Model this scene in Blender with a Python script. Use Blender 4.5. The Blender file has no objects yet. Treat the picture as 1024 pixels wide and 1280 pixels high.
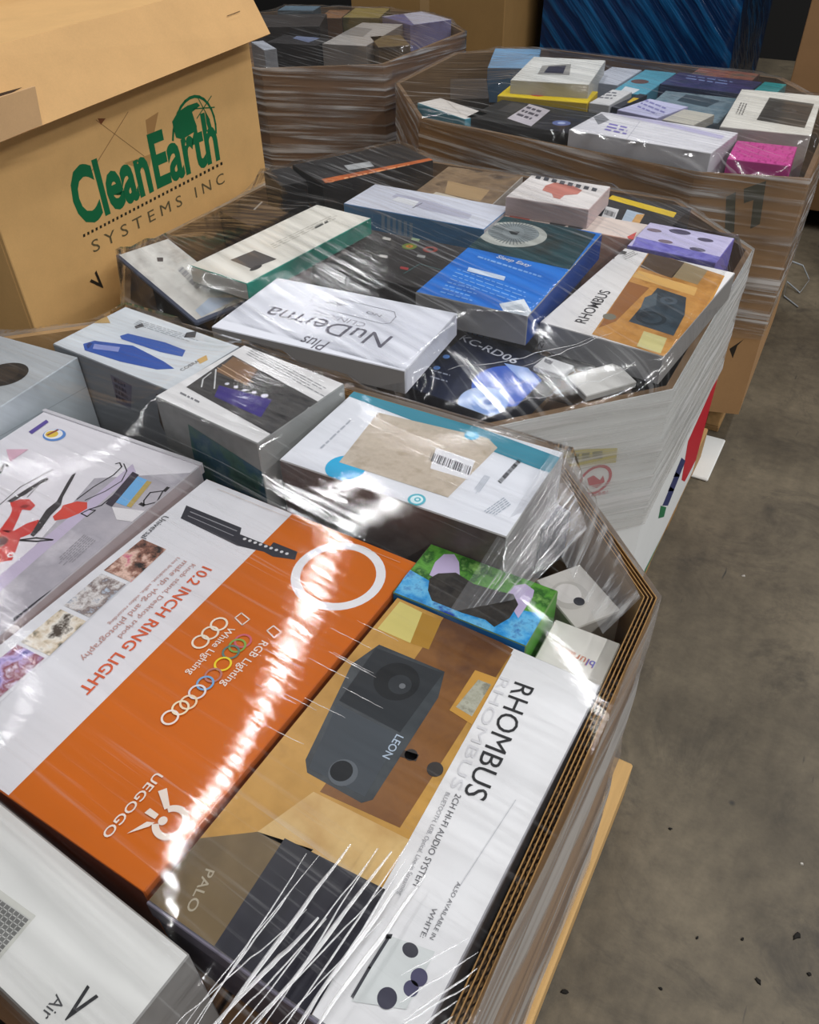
import bpy, bmesh, math, random
import numpy as np
from mathutils import Vector, Matrix, noise

random.seed(7)
S = bpy.context.scene
COL = S.collection

# ------------------------------------------------------------------ camera
IMG_W, IMG_H, FPX, CAM_H = 1024, 1280, 1000.0, 1.70
down = np.array([540 - 512., 1800 - 640., FPX]); down /= np.linalg.norm(down)
row = np.array([1250 - 512., -215 - 640., FPX]); row -= down * row.dot(down); row /= np.linalg.norm(row)
RW = np.array([np.cross(row, -down), row, -down])        # image axes -> world axes
CAM = Vector((0, 0, CAM_H))
cd = bpy.data.cameras.new('camera'); cam = bpy.data.objects.new('camera', cd); COL.objects.link(cam)
cd.sensor_fit = 'AUTO'; cd.sensor_width = 36.0; cd.lens = 36.0 * FPX / IMG_H
cd.clip_start = 0.02; cd.clip_end = 60
rx, up, bk = RW[:, 0], -RW[:, 1], -RW[:, 2]
cam.matrix_world = Matrix(((rx[0], up[0], bk[0], 0), (rx[1], up[1], bk[1], 0), (rx[2], up[2], bk[2], CAM_H), (0, 0, 0, 1)))
S.camera = cam

# ------------------------------------------------------------------ light
S.view_settings.view_transform = 'Standard'
try: S.view_settings.look = 'None'
except Exception: pass
S.view_settings.gamma = 1.0
S.view_settings.use_curve_mapping = False
S.view_settings.exposure = 0.0
W = bpy.data.worlds.new('warehouse_air'); S.world = W; W.use_nodes = True
bg = W.node_tree.nodes['Background']
bg.inputs[0].default_value = (0.95, 0.97, 1.0, 1); bg.inputs[1].default_value = 0.14
def strip(x, y, ln, power, turn=0.0, col=(0.99, 0.99, 1.0)):
    l = bpy.data.lights.new('tube_and_fill_light', 'AREA'); l.shape = 'RECTANGLE'
    l.size = 0.16; l.size_y = ln; l.energy = power; l.color = col
    o = bpy.data.objects.new('tube_and_fill_light', l); o.location = (x, y, 6.6); o.rotation_euler[2] = math.radians(turn); COL.objects.link(o)
strip(-3.14, 3.45, 3.2, 130, 11.0)
strip(-7.2, 2.6, 6.4, 90); strip(0.8, 2.6, 6.4, 115); strip(4.6, 2.6, 6.4, 250); strip(8.4, 2.6, 6.4, 330)  # the outermost right strip is added fill for right-facing sides
strip(4.6, -4.5, 5.0, 230); strip(8.4, -4.5, 5.0, 300)  # unseen front strips, added to brighten sides turned front and right
for sx in (-7.2, -3.6, 0.8, 4.6): strip(sx, 9.5, 4.0, 55)

# ------------------------------------------------------------------ helpers
def ray(px, py):
    v = RW @ np.array([px - 512., py - 640., FPX]); return Vector(v)
def at(px, py, z):
    v = ray(px, py); return CAM + v * ((z - CAM_H) / v.z)
def lin(c):
    c /= 255.0
    return c / 12.92 if c <= 0.04045 else ((c + 0.055) / 1.055) ** 2.4
def rgb(h, k=1.12):
    h = h.lstrip('#')
    return tuple(min(0.86, lin(int(h[i:i + 2], 16)) * k) for i in (0, 2, 4)) + (1,)
MATS = {}
def newmat(key):
    m = bpy.data.materials.new(key); m.use_nodes = True; MATS[key] = m
    nt = m.node_tree; return m, nt, nt.nodes['Principled BSDF']
def nd(nt, t, **kw):
    n = nt.nodes.new(t)
    for k, v in kw.items():
        if k.startswith('i_'):
            k = k[2:]; n.inputs[int(k) if k.isdigit() else k.replace('_', ' ')].default_value = v
        else: setattr(n, k, v)
    return n
def M(h, rough=0.5, var=0.05):
    """printed board: one ink colour with faint mottling"""
    key = 'ink_%s_%.2f' % (h, rough)
    if key in MATS: return MATS[key]
    m, nt, b = newmat(key)
    c = rgb(h)
    tc = nd(nt, 'ShaderNodeTexCoord'); n = nd(nt, 'ShaderNodeTexNoise', i_Scale=14.0, i_Detail=4.0)
    nt.links.new(tc.outputs['Object'], n.inputs['Vector'])
    mx = nd(nt, 'ShaderNodeMix', data_type='RGBA')
    mx.inputs[6].default_value = tuple(x * (1 - var) for x in c[:3]) + (1,)
    mx.inputs[7].default_value = tuple(min(.9, x * (1 + var)) for x in c[:3]) + (1,)
    nt.links.new(n.outputs[0], mx.inputs[0]); nt.links.new(mx.outputs[2], b.inputs['Base Color'])
    b.inputs['Roughness'].default_value = rough; b.inputs['Specular IOR Level'].default_value = 0.2
    return m
def photo(*hs, scale=18.0, rough=0.35, stretch=(1, 1, 1)):
    """a printed photograph: soft patches of several inks"""
    key = 'photo_' + '_'.join(hs) + '_%g' % scale + '%g%g' % (stretch[0], stretch[1])
    if key in MATS: return MATS[key]
    m, nt, b = newmat(key)
    tc = nd(nt, 'ShaderNodeTexCoord'); mp = nd(nt, 'ShaderNodeMapping'); mp.inputs['Scale'].default_value = stretch
    n = nd(nt, 'ShaderNodeTexNoise', i_Scale=scale, i_Detail=5.0, i_Roughness=0.62)
    nt.links.new(tc.outputs['Object'], mp.inputs[0]); nt.links.new(mp.outputs[0], n.inputs['Vector'])
    r = nd(nt, 'ShaderNodeValToRGB'); cr = r.color_ramp
    k = len(hs)
    for i, h in enumerate(hs):
        p = 0.34 + 0.32 * i / max(1, k - 1)
        if i < 2: e = cr.elements[i]; e.position = p
        else: e = cr.elements.new(p)
        e.color = rgb(h)
    nt.links.new(n.outputs[0], r.inputs[0]); nt.links.new(r.outputs[0], b.inputs['Base Color'])
    b.inputs['Roughness'].default_value = rough; b.inputs['Specular IOR Level'].default_value = 0.2
    return m
def card(h='#a98257', rough=0.8):
    """brown kraft board with fibre specks and scuffs"""
    key = 'kraft_' + h
    if key in MATS: return MATS[key]
    m, nt, b = newmat(key)
    c = rgb(h)
    tc = nd(nt, 'ShaderNodeTexCoord')
    n1 = nd(nt, 'ShaderNodeTexNoise', i_Scale=6.0, i_Detail=6.0, i_Roughness=0.7)
    n2 = nd(nt, 'ShaderNodeTexNoise', i_Scale=220.0, i_Detail=2.0)
    for n in (n1, n2): nt.links.new(tc.outputs['Object'], n.inputs['Vector'])
    ad = nd(nt, 'ShaderNodeMath', operation='MULTIPLY_ADD', i_1=0.35)
    nt.links.new(n2.outputs[0], ad.inputs[0]); nt.links.new(n1.outputs[0], ad.inputs[2])
    mx = nd(nt, 'ShaderNodeMix', data_type='RGBA')
    mx.inputs[6].default_value = tuple(x * 0.8 for x in c[:3]) + (1,)
    mx.inputs[7].default_value = tuple(x * 1.15 for x in c[:3]) + (1,)
    nt.links.new(ad.outputs[0], mx.inputs[0]); nt.links.new(mx.outputs[2], b.inputs['Base Color'])
    b.inputs['Roughness'].default_value = rough
    bp = nd(nt, 'ShaderNodeBump', i_Strength=0.15, i_Distance=0.002)
    nt.links.new(n1.outputs[0], bp.inputs['Height']); nt.links.new(bp.outputs[0], b.inputs['Normal'])
    return m
def wood(h='#b08a58'):
    key = 'wood_' + h
    if key in MATS: return MATS[key]
    m, nt, b = newmat(key); c = rgb(h)
    tc = nd(nt, 'ShaderNodeTexCoord'); mp = nd(nt, 'ShaderNodeMapping'); mp.inputs['Scale'].default_value = (30, 2, 30)
    n = nd(nt, 'ShaderNodeTexNoise', i_Scale=2.5, i_Detail=5.0)
    nt.links.new(tc.outputs['Object'], mp.inputs[0]); nt.links.new(mp.outputs[0], n.inputs['Vector'])
    mx = nd(nt, 'ShaderNodeMix', data_type='RGBA')
    mx.inputs[6].default_value = tuple(x * 0.65 for x in c[:3]) + (1,); mx.inputs[7].default_value = tuple(x * 1.15 for x in c[:3]) + (1,)
    nt.links.new(n.outputs[0], mx.inputs[0]); nt.links.new(mx.outputs[2], b.inputs['Base Color'])
    b.inputs['Roughness'].default_value = 0.8
    return m
def film_mat(key, su, sv, thr, strength, rough=0.16, tint='#e6e8ec', haze=0.03, bump=0.35, mask=0.5, gloss=1.0, tilt=0.0):
    """clear stretch film: see-through, glossy, with stretched whitish creases"""
    if key in MATS: return MATS[key]
    m = bpy.data.materials.new(key); m.use_nodes = True; MATS[key] = m
    nt = m.node_tree; nt.nodes.clear()
    out = nd(nt, 'ShaderNodeOutputMaterial')
    uv = nd(nt, 'ShaderNodeUVMap'); mp = nd(nt, 'ShaderNodeMapping'); mp.inputs['Scale'].default_value = (su, sv, 1)
    mt = nd(nt, 'ShaderNodeMapping'); mt.inputs['Rotation'].default_value = (0, 0, tilt)
    nt.links.new(uv.outputs[0], mt.inputs[0]); nt.links.new(mt.outputs[0], mp.inputs[0])
    # a soft wander so the creases are not ruler-straight
    n = nd(nt, 'ShaderNodeTexNoise', i_Scale=1.0, i_Detail=4.0, i_Roughness=0.6, i_Distortion=0.3)
    nt.links.new(mp.outputs[0], n.inputs['Vector'])
    big = nd(nt, 'ShaderNodeTexNoise', i_Scale=3.2, i_Detail=2.0); nt.links.new(uv.outputs[0], big.inputs['Vector'])
    mk = nd(nt, 'ShaderNodeMapRange', i_1=mask - 0.09, i_2=mask + 0.12); nt.links.new(big.outputs[0], mk.inputs[0])
    mr = nd(nt, 'ShaderNodeMapRange', i_1=thr, i_2=thr + 0.16, i_3=0.0, i_4=strength)
    nt.links.new(n.outputs[0], mr.inputs[0])
    mu = nd(nt, 'ShaderNodeMath', operation='MULTIPLY_ADD', i_2=haze)
    nt.links.new(mr.outputs[0], mu.inputs[0]); nt.links.new(mk.outputs[0], mu.inputs[1])
    bp = nd(nt, 'ShaderNodeBump', i_Strength=bump, i_Distance=0.004); nt.links.new(n.outputs[0], bp.inputs['Height'])
    tr = nd(nt, 'ShaderNodeBsdfTransparent')
    gl = nd(nt, 'ShaderNodeBsdfGlossy', i_Roughness=rough); gl.inputs[0].default_value = (1, 1, 1, 1)
    cm = nd(nt, 'ShaderNodeMix', data_type='RGBA'); cm.inputs[6].default_value = rgb(tint); cm.inputs[7].default_value = rgb('#f4f4f4')
    cf = nd(nt, 'ShaderNodeMapRange', i_1=thr, i_2=thr + 0.12); nt.links.new(n.outputs[0], cf.inputs[0]); nt.links.new(cf.outputs[0], cm.inputs[0])
    df = nd(nt, 'ShaderNodeBsdfDiffuse'); nt.links.new(cm.outputs[2], df.inputs[0])
    tl = nd(nt, 'ShaderNodeBsdfTranslucent'); nt.links.new(cm.outputs[2], tl.inputs[0])
    nt.links.new(bp.outputs[0], gl.inputs['Normal'])
    fr0 = nd(nt, 'ShaderNodeFresnel', i_IOR=1.45); nt.links.new(bp.outputs[0], fr0.inputs['Normal']); fr = nd(nt, 'ShaderNodeMath', operation='MULTIPLY'); gm = nd(nt, 'ShaderNodeMapRange', i_1=.40, i_2=.60, i_3=gloss * .2, i_4=gloss * 1.7); nt.links.new(n.outputs[0], gm.inputs[0]); nt.links.new(gm.outputs[0], fr.inputs[1]); nt.links.new(fr0.outputs[0], fr.inputs[0])
    a = nd(nt, 'ShaderNodeMixShader'); nt.links.new(fr.outputs[0], a.inputs[0]); nt.links.new(tr.outputs[0], a.inputs[1]); nt.links.new(gl.outputs[0], a.inputs[2])
    d2 = nd(nt, 'ShaderNodeMixShader', i_0=0.4); nt.links.new(df.outputs[0], d2.inputs[1]); nt.links.new(tl.outputs[0], d2.inputs[2])
    d3 = nd(nt, 'ShaderNodeMixShader', i_0=0.25); nt.links.new(d2.outputs[0], d3.inputs[1]); nt.links.new(gl.outputs[0], d3.inputs[2])
    z = nd(nt, 'ShaderNodeMixShader'); nt.links.new(mu.outputs[0], z.inputs[0]); nt.links.new(a.outputs[0], z.inputs[1]); nt.links.new(d3.outputs[0], z.inputs[2])
    nt.links.new(z.outputs[0], out.inputs[0])
    return m
def tag(o, label=None, cat=None, group=None, kind=None):
    if label: o['label'] = label
    if cat: o['category'] = cat
    if group: o['group'] = group
    if kind: o['kind'] = kind
    return o
def empty(name, mw, label=None, cat=None, group=None):
    o = bpy.data.objects.new(name, None); COL.objects.link(o); o.empty_display_size = 0.05
    o.matrix_world = mw; return tag(o, label, cat, group)
def link(name, me, parent=None):
    o = bpy.data.objects.new(name, me); COL.objects.link(o)
    if parent: o.parent = parent
    return o
def mesh(name, verts, faces, mats, idx=None, parent=None, smooth=False):
    me = bpy.data.meshes.new(name); me.from_pydata([tuple(v) for v in verts], [], faces)
    for m in (mats if isinstance(mats, (list, tuple)) else [mats]): me.materials.append(m)
    if idx: me.polygons.foreach_set('material_index', idx)
    if smooth: me.polygons.foreach_set('use_smooth', [True] * len(me.polygons))
    me.update(); return link(name, me, parent)
def boxmesh(name, lo, hi, mats, parent=None, bev=0.0015, pick=None):
    bm = bmesh.new(); bmesh.ops.create_cube(bm, size=1)
    for v in bm.verts: v.co = Vector([lo[i] + (v.co[i] + .5) * (hi[i] - lo[i]) for i in range(3)])
    if pick:
        for f in bm.faces: f.material_index = pick(f.normal)
    if bev: bmesh.ops.bevel(bm, geom=bm.edges[:], offset=bev, segments=1, affect='EDGES')
    me = bpy.data.meshes.new(name); bm.to_mesh(me); bm.free()
    for m in (mats if isinstance(mats, (list, tuple)) else [mats]): me.materials.append(m)
    return link(name, me, parent)
def frame(o, x, y, z):
    return Matrix(((x.x, y.x, z.x, o.x), (x.y, y.y, z.y, o.y), (x.z, y.z, z.z, o.z), (0, 0, 0, 1)))

# ---- text outlines
TXT = {}
def text_polys(s, bold=0.0):
    k = (s, bold)
    if k in TXT: return TXT[k]
    c = bpy.data.curves.new('t', 'FONT'); c.body = s; c.size = 1.0; c.offset = bold; c.resolution_u = 3
    o = bpy.data.objects.new('t', c); me = o.to_mesh()
    vs = [v.co.copy() for v in me.vertices]; fs = [tuple(p.vertices) for p in me.polygons]
    o.to_mesh_clear(); bpy.data.objects.remove(o); bpy.data.curves.remove(c)
    x0 = min(v.x for v in vs); x1 = max(v.x for v in vs)
    TXT[k] = ([(v.x - x0, v.y) for v in vs], fs, x1 - x0); return TXT[k]
def clip(poly, lo, hi):
    for ax in (0, 1):
        for sgn, lim in ((1, lo[ax]), (-1, -hi[ax])):
            out = []
            for i in range(len(poly)):
                a, b = poly[i - 1], poly[i]; da, db = sgn * a[ax] - lim, sgn * b[ax] - lim
                if (da >= 0) != (db >= 0):
                    t = da / (da - db); out.append((a[0] + (b[0] - a[0]) * t, a[1] + (b[1] - a[1]) * t))
                if db >= 0: out.append(b)
            poly = out
            if len(poly) < 3: return []
    return poly

class Face:
    """a flat face of a thing: prints are laid on it as thin ink shapes"""
    def __init__(s, root, o, ex, ey, w, h):
        s.root, s.o, s.ex, s.ey, s.w, s.h = root, o, ex, ey, w, h
        s.n = ex.cross(ey); s.inv = root.matrix_world.inverted(); s.lift = 0
    def loc(s, p):
        d = ray(*p); t = (s.o - CAM).dot(s.n) / d.dot(s.n); q = CAM + d * t - s.o
        return (q.dot(s.ex), q.dot(s.ey))
    def art(s, name='printed_picture'): return Art(s, name)
class Art:
    def __init__(s, face, name):
        s.f, s.name, s.v, s.fc, s.mi, s.mats = face, name, [], [], [], []
        face.lift += 1; s.z = 0.0002 + 0.0001 * face.lift
    def slot(s, m):
        if isinstance(m, str): m = M(m)
        if m not in s.mats: s.mats.append(m)
        return s.mats.index(m)
    def up(s): s.z += 0.00008; return s
    def raw(s, pts, faces, m):
        b = len(s.v); k = s.slot(m); f = s.f
        for x, y in pts: s.v.append(f.inv @ (f.o + f.ex * x + f.ey * y + f.n * s.z))
        for q in faces: s.fc.append(tuple(i + b for i in q)); s.mi.append(k)
        return s
    def uvpoly(s, pts, m):
        pts = clip(pts, (0.0006, 0.0006), (s.f.w - 0.0006, s.f.h - 0.0006))
        if len(pts) < 3: return s
        a = sum(pts[i - 1][0] * pts[i][1] - pts[i][0] * pts[i - 1][1] for i in range(len(pts)))
        if a < 0: pts = pts[::-1]
        return s.raw(pts, [tuple(range(len(pts)))], m)
    def poly(s, px, m): return s.uvpoly([s.f.loc(p) for p in px], m)
    def circ(s, c, e, m, r_in=0.0, n=28, asp=1.0):
        c = s.f.loc(c); e = s.f.loc(e); r = math.hypot(e[0] - c[0], e[1] - c[1])
        P = [(c[0] + r * math.cos(6.2832 * i / n), c[1] + r * asp * math.sin(6.2832 * i / n)) for i in range(n)]
        if r_in <= 0: return s.uvpoly(P, m)
        Q = [(c[0] + (p[0] - c[0]) * r_in, c[1] + (p[1] - c[1]) * r_in) for p in P]
        return s.raw(P + Q, [(i, (i + 1) % n, n + (i + 1) % n, n + i) for i in range(n)], m)
    def arc(s, c, e, gap, half, m, r_in, n=30):
        c = s.f.loc(c); e = s.f.loc(e); g = s.f.loc(gap); r = math.hypot(e[0] - c[0], e[1] - c[1]); a0 = math.atan2(g[1] - c[1], g[0] - c[0]) + half
        A = [a0 + (6.2832 - 2 * half) * i / n for i in range(n + 1)]
        P = [(c[0] + r * math.cos(t), c[1] + r * math.sin(t)) for t in A]; Q = [(c[0] + r * r_in * math.cos(t), c[1] + r * r_in * math.sin(t)) for t in A]
        return s.raw(P + Q, [(i, i + 1, n + 2 + i, n + 1 + i) for i in range(n)], m)
    def line(s, px, wd, m):
        L = [s.f.loc(p) for p in px]
        for a, b in zip(L[:-1], L[1:]):
            dx, dy = b[0] - a[0], b[1] - a[1]; d = math.hypot(dx, dy) or 1; nx, ny = -dy / d * wd / 2, dx / d * wd / 2
            ex, ey = dx / d * wd * .3, dy / d * wd * .3
            s.uvpoly([(a[0] - nx - ex, a[1] - ny - ey), (b[0] - nx + ex, b[1] - ny + ey), (b[0] + nx + ex, b[1] + ny + ey), (a[0] + nx - ex, a[1] + ny - ey)], m)
        return s
    def text(s, t, p0, p1, m, hk=1.0, bold=0.0):
        """p0, p1: baseline start and end of the line; hk stretches the letter height"""
        V, F_, w = text_polys(t, bold); a = s.f.loc(p0); b = s.f.loc(p1)
        dx, dy = b[0] - a[0], b[1] - a[1]; k = 1 / w
        pts = [(a[0] + (x * dx - y * hk * dy) * k, a[1] + (x * dy + y * hk * dx) * k) for x, y in V]
        lo, hi = (0.0006, 0.0006), (s.f.w - 0.0006, s.f.h - 0.0006)
        ok = lambda q: lo[0] <= q[0] <= hi[0] and lo[1] <= q[1] <= hi[1]
        if all(ok(q) for q in pts): return s.raw(pts, F_, m)
        for f in F_: s.uvpoly([pts[i] for i in f], m)
        return s
    small = False
    def para(s, p0, p1, p2, rows, m, seed=1, fill=0.45, wl=0.01):
        s.small = True
        """rows of small print: p0->p1 along a row, p0->p2 down the rows"""
        r = random.Random(seed); a, b, c = (s.f.loc(p) for p in (p0, p1, p2))
        ux, uy = b[0] - a[0], b[1] - a[1]; L = math.hypot(ux, uy); ux /= L; uy /= L
        for i in range(rows):
            t = i / max(1, rows); t2 = (i + fill) / rows
            o0 = (a[0] + (c[0] - a[0]) * t, a[1] + (c[1] - a[1]) * t); o1 = (a[0] + (c[0] - a[0]) * t2, a[1] + (c[1] - a[1]) * t2)
            x = 0; end = L * r.uniform(.75, 1)
            while x < end:
                w = wl * r.uniform(.5, 1.6); e = min(x + w, end)
                s.uvpoly([(o0[0] + ux * x, o0[1] + uy * x), (o0[0] + ux * e, o0[1] + uy * e), (o1[0] + ux * e, o1[1] + uy * e), (o1[0] + ux * x, o1[1] + uy * x)], m)
                x = e + wl * .3
        return s
    def bars(s, p0, p1, p2, m, n=24, seed=3):
        """a barcode"""
        r = random.Random(seed); a, b, c = (s.f.loc(p) for p in (p0, p1, p2)); x = 0
        while x < 1:
            w = r.choice((.012, .02, .035)); e = min(1, x + w)
            q = lambda t, k: (a[0] + (b[0] - a[0]) * t + (c[0] - a[0]) * k, a[1] + (b[1] - a[1]) * t + (c[1] - a[1]) * k)
            s.uvpoly([q(x, 0), q(e, 0), q(e, 1), q(x, 1)], m); x = e + r.choice((.012, .022, .03))
        return s
    def done(s, label=None):
        if not s.fc: return None
        return tag(mesh(s.name, s.v, s.fc, s.mats, s.mi, s.f.root), label, kind='stuff' if s.small else None)

BOXES = {'near': [], 'mid': [], 'back': [], 'left': []}
def corners3(c, u, v, n, lo, hi, d):
    return [c + u * x + v * y - n * z for x in (lo[0], hi[0]) for y in (lo[1], hi[1]) for z in (0, d)]
def touching(P, ax1, Q, ax2, gap=.0008):
    axes = list(ax1) + list(ax2) + [a.cross(b) for a in ax1 for b in ax2]
    for a in axes:
        if a.length < 1e-3: continue
        a = a.normalized(); p = [x.dot(a) for x in P]; q = [x.dot(a) for x in Q]
        if max(p) <= min(q) + gap * .5 or max(q) <= min(p) + gap * .5: return False
    return True
def settle(bin_, c, u, v, n, w, l, d):
    """packed goods do not interpenetrate: trim this box where it would cut into its neighbours or the bin wall"""
    lo, hi = [-w / 2, -l / 2], [w / 2, l / 2]; e = .0015
    P, t, rim = BINS[bin_]; Q = inset(P, t)
    for _ in range(3):
        for i in range(8):                                   # the bin wall
            a = Vector((*Q[i], 0)); b = Vector((*Q[(i + 1) % 8], 0)); o = (b - a).normalized(); o = Vector((o.y, -o.x, 0))
            C = corners3(c, u, v, n, lo, hi, d); low = min(p.z for p in C)
            if low > rim + .001: continue
            pen = max((p - a).dot(o) for p in C) + e
            if pen <= e * .5: continue
            opts = [(pen / abs(ax.dot(o)), k, 1 if ax.dot(o) > 0 else 0) for k, ax in enumerate((u, v)) if abs(ax.dot(o)) > .3]
            if rim + .002 - low < d * .4: opts.append(((rim + .002 - low) * .6, 2, 0))
            if not opts: continue
            m, k, up = min(opts)
            if m > .07: continue
            if k == 2: d -= m / .6
            elif up: hi[k] -= m
            else: lo[k] += m
        for o in BOXES[bin_]:                                # neighbours already in place
            A = corners3(o.c, o.u, o.v, o.n, (-o.w / 2, -o.l / 2), (o.w / 2, o.l / 2), o.d); C = corners3(c, u, v, n, lo, hi, d)
            if not touching(C, (u, v, n), A, (o.u, o.v, o.n)): continue
            opts = []
            for k, ax in enumerate((u, v)):
                q = [(p - c).dot(ax) for p in A]; opts += [(hi[k] - min(q) + e, k, 1), (max(q) - lo[k] + e, k, 0)]
            q = [(p - c).dot(n) for p in A]; rise = max(q) + d + e
            if rise < d * .6: opts.append((rise * .6, 2, 0))
            m, k, up = min(opts)
            if k != 2 and m > .45 * (hi[k] - lo[k]): continue
            if k == 2: d -= m / .6
            elif up: hi[k] -= m
            else: lo[k] += m
    c = c + u * (lo[0] + hi[0]) / 2 + v * (lo[1] + hi[1]) / 2
    return c, hi[0] - lo[0], hi[1] - lo[1], d
class Box:
    """a retail carton, from its top corners (far-left, far-right, near-right, near-left) at height z"""
    def __init__(s, bin_, name, label, cat, corners, z, d, top, side=None, sides={}, group=None, bev=0.0016, sh=0.0):
        zs = z if isinstance(z, (tuple, list)) else (z,) * 4
        P = [at(*c, zz) for c, zz in zip(corners, zs)]
        if len(P) == 3: P.append(P[0] + P[2] - P[1])
        A, B, C, D = P; c = (A + B + C + D) / 4
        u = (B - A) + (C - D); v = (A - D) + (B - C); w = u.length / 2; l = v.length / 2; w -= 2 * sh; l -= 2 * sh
        u.normalize(); v.normalize(); p = (u + v).normalized(); q = (u - v).normalized()
        u = (p + q).normalized(); v = (p - q).normalized(); n = u.cross(v)
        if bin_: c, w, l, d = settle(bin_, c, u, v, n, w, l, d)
        s.u, s.v, s.n, s.w, s.l, s.d, s.c = u, v, n, w, l, d, c
        base = c - n * d
        s.root = empty(name, frame(base, u, v, n), label, cat, group)
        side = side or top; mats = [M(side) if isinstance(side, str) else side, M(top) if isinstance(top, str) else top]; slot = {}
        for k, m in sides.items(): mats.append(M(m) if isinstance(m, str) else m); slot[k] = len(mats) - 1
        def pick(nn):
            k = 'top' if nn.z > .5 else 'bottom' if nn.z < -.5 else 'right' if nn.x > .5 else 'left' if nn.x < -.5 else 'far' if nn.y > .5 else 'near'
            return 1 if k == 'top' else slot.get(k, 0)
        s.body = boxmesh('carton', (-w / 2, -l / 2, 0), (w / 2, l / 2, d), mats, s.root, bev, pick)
        a = c - u * w / 2 - v * l / 2
        s.top = Face(s.root, a, u, v, w, l)
        s.near = Face(s.root, a - n * d, u, n, w, d)
        s.right = Face(s.root, a + u * w - n * d, v, n, l, d)
        s.left = Face(s.root, a + v * l - n * d, -v, n, l, d)
        if bin_: BOXES[bin_].append(s)
    def flap(s, hk=0.004):                     # the closed lid seam: a lid panel a little proud of the carton
        return s
def octagon(x0, x1, y0, y1, c, rot=0.0):
    P = [(x0 + c, y0), (x1 - c, y0), (x1, y0 + c), (x1, y1 - c), (x1 - c, y1), (x0 + c, y1), (x0, y1 - c), (x0, y0 + c)]
    cx, cy = (x0 + x1) / 2, (y0 + y1) / 2; cr, sr = math.cos(rot), math.sin(rot)
    return [(cx + (x - cx) * cr - (y - cy) * sr, cy + (x - cx) * sr + (y - cy) * cr) for x, y in P]
def inset(P, t):
    n = len(P); out = []
    for i in range(n):
        a, b, c = Vector(P[i - 1]), Vector(P[i]), Vector(P[(i + 1) % n])
        d1 = (b - a).normalized(); d2 = (c - b).normalized(); n1 = Vector((-d1.y, d1.x)); n2 = Vector((-d2.y, d2.x))
        m = (n1 + n2); m /= m.dot(n1); out.append(tuple(b + m * t))
    return out

# ------------------------------------------------------------------ setting
fm, nt, b = newmat('concrete_floor')
tc = nd(nt, 'ShaderNodeTexCoord')
n1 = nd(nt, 'ShaderNodeTexNoise', i_Scale=1.6, i_Detail=8.0, i_Roughness=0.62)
n2 = nd(nt, 'ShaderNodeTexNoise', i_Scale=26.0, i_Detail=5.0, i_Roughness=0.7)
n3 = nd(nt, 'ShaderNodeTexNoise', i_Scale=3.6, i_Detail=6.0, i_Roughness=0.75, i_Distortion=0.8)
mp = nd(nt, 'ShaderNodeMapping'); mp.inputs['Scale'].default_value = (34, 5, 1); mp.inputs['Rotation'].default_value = (0, 0, .35)
n4 = nd(nt, 'ShaderNodeTexNoise', i_Scale=1.0, i_Detail=3.0)
vor = nd(nt, 'ShaderNodeTexVoronoi', i_Scale=5.0, i_Randomness=1.0); vor.feature = 'F1'
for n in (n1, n2, n3, vor): nt.links.new(tc.outputs['Object'], n.inputs['Vector'])
nt.links.new(tc.outputs['Object'], mp.inputs[0]); nt.links.new(mp.outputs[0], n4.inputs['Vector'])
r1 = nd(nt, 'ShaderNodeValToRGB'); e = r1.color_ramp.elements
e[0].position = .3; e[0].color = rgb('#3a3327'); e[1].position = .68; e[1].color = rgb('#6a604e')
nt.links.new(n1.outputs[0], r1.inputs[0])
mxa = nd(nt, 'ShaderNodeMix', data_type='RGBA', blend_type='OVERLAY', i_0=.55); nt.links.new(r1.outputs[0], mxa.inputs[6]); nt.links.new(n2.outputs[0], mxa.inputs[7])
st = nd(nt, 'ShaderNodeMapRange', i_1=.52, i_2=.72, i_4=.8); nt.links.new(n3.outputs[0], st.inputs[0])
mxb = nd(nt, 'ShaderNodeMix', data_type='RGBA'); mxb.inputs[7].default_value = rgb('#2c2720')
nt.links.new(st.outputs[0], mxb.inputs[0]); nt.links.new(mxa.outputs[2], mxb.inputs[6])
sc = nd(nt, 'ShaderNodeMapRange', i_1=.70, i_2=.75); nt.links.new(n4.outputs[0], sc.inputs[0])
mxc = nd(nt, 'ShaderNodeMix', data_type='RGBA'); mxc.inputs[7].default_value = rgb('#2c2a26')
nt.links.new(sc.outputs[0], mxc.inputs[0]); nt.links.new(mxb.outputs[2], mxc.inputs[6])
sp = nd(nt, 'ShaderNodeMapRange', i_1=.055, i_2=.03); nt.links.new(vor.outputs['Distance'], sp.inputs[0])
mxd = nd(nt, 'ShaderNodeMix', data_type='RGBA'); mxd.inputs[7].default_value = rgb('#2a2824')
nt.links.new(sp.outputs[0], mxd.inputs[0]); nt.links.new(mxc.outputs[2], mxd.inputs[6])
nt.links.new(mxd.outputs[2], b.inputs['Base Color']); b.inputs['Roughness'].default_value = .62
bp = nd(nt, 'ShaderNodeBump', i_Strength=.12, i_Distance=.01); nt.links.new(n2.outputs[0], bp.inputs['Height']); nt.links.new(bp.outputs[0], b.inputs['Normal'])
fl = boxmesh('floor', (-9, -4, -.1), (7, 9, 0), fm, bev=0); tag(fl, kind='structure')
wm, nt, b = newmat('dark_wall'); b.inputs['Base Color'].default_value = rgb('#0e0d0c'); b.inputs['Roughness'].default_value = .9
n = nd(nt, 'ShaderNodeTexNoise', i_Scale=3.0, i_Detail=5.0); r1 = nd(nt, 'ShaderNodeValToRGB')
r1.color_ramp.elements[0].color = rgb('#0b0a09'); r1.color_ramp.elements[1].color = rgb('#141311')  # near-black colour paints in the unlit depth behind the stock
nt.links.new(n.outputs[0], r1.inputs[0]); nt.links.new(r1.outputs[0], b.inputs['Base Color'])
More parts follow.
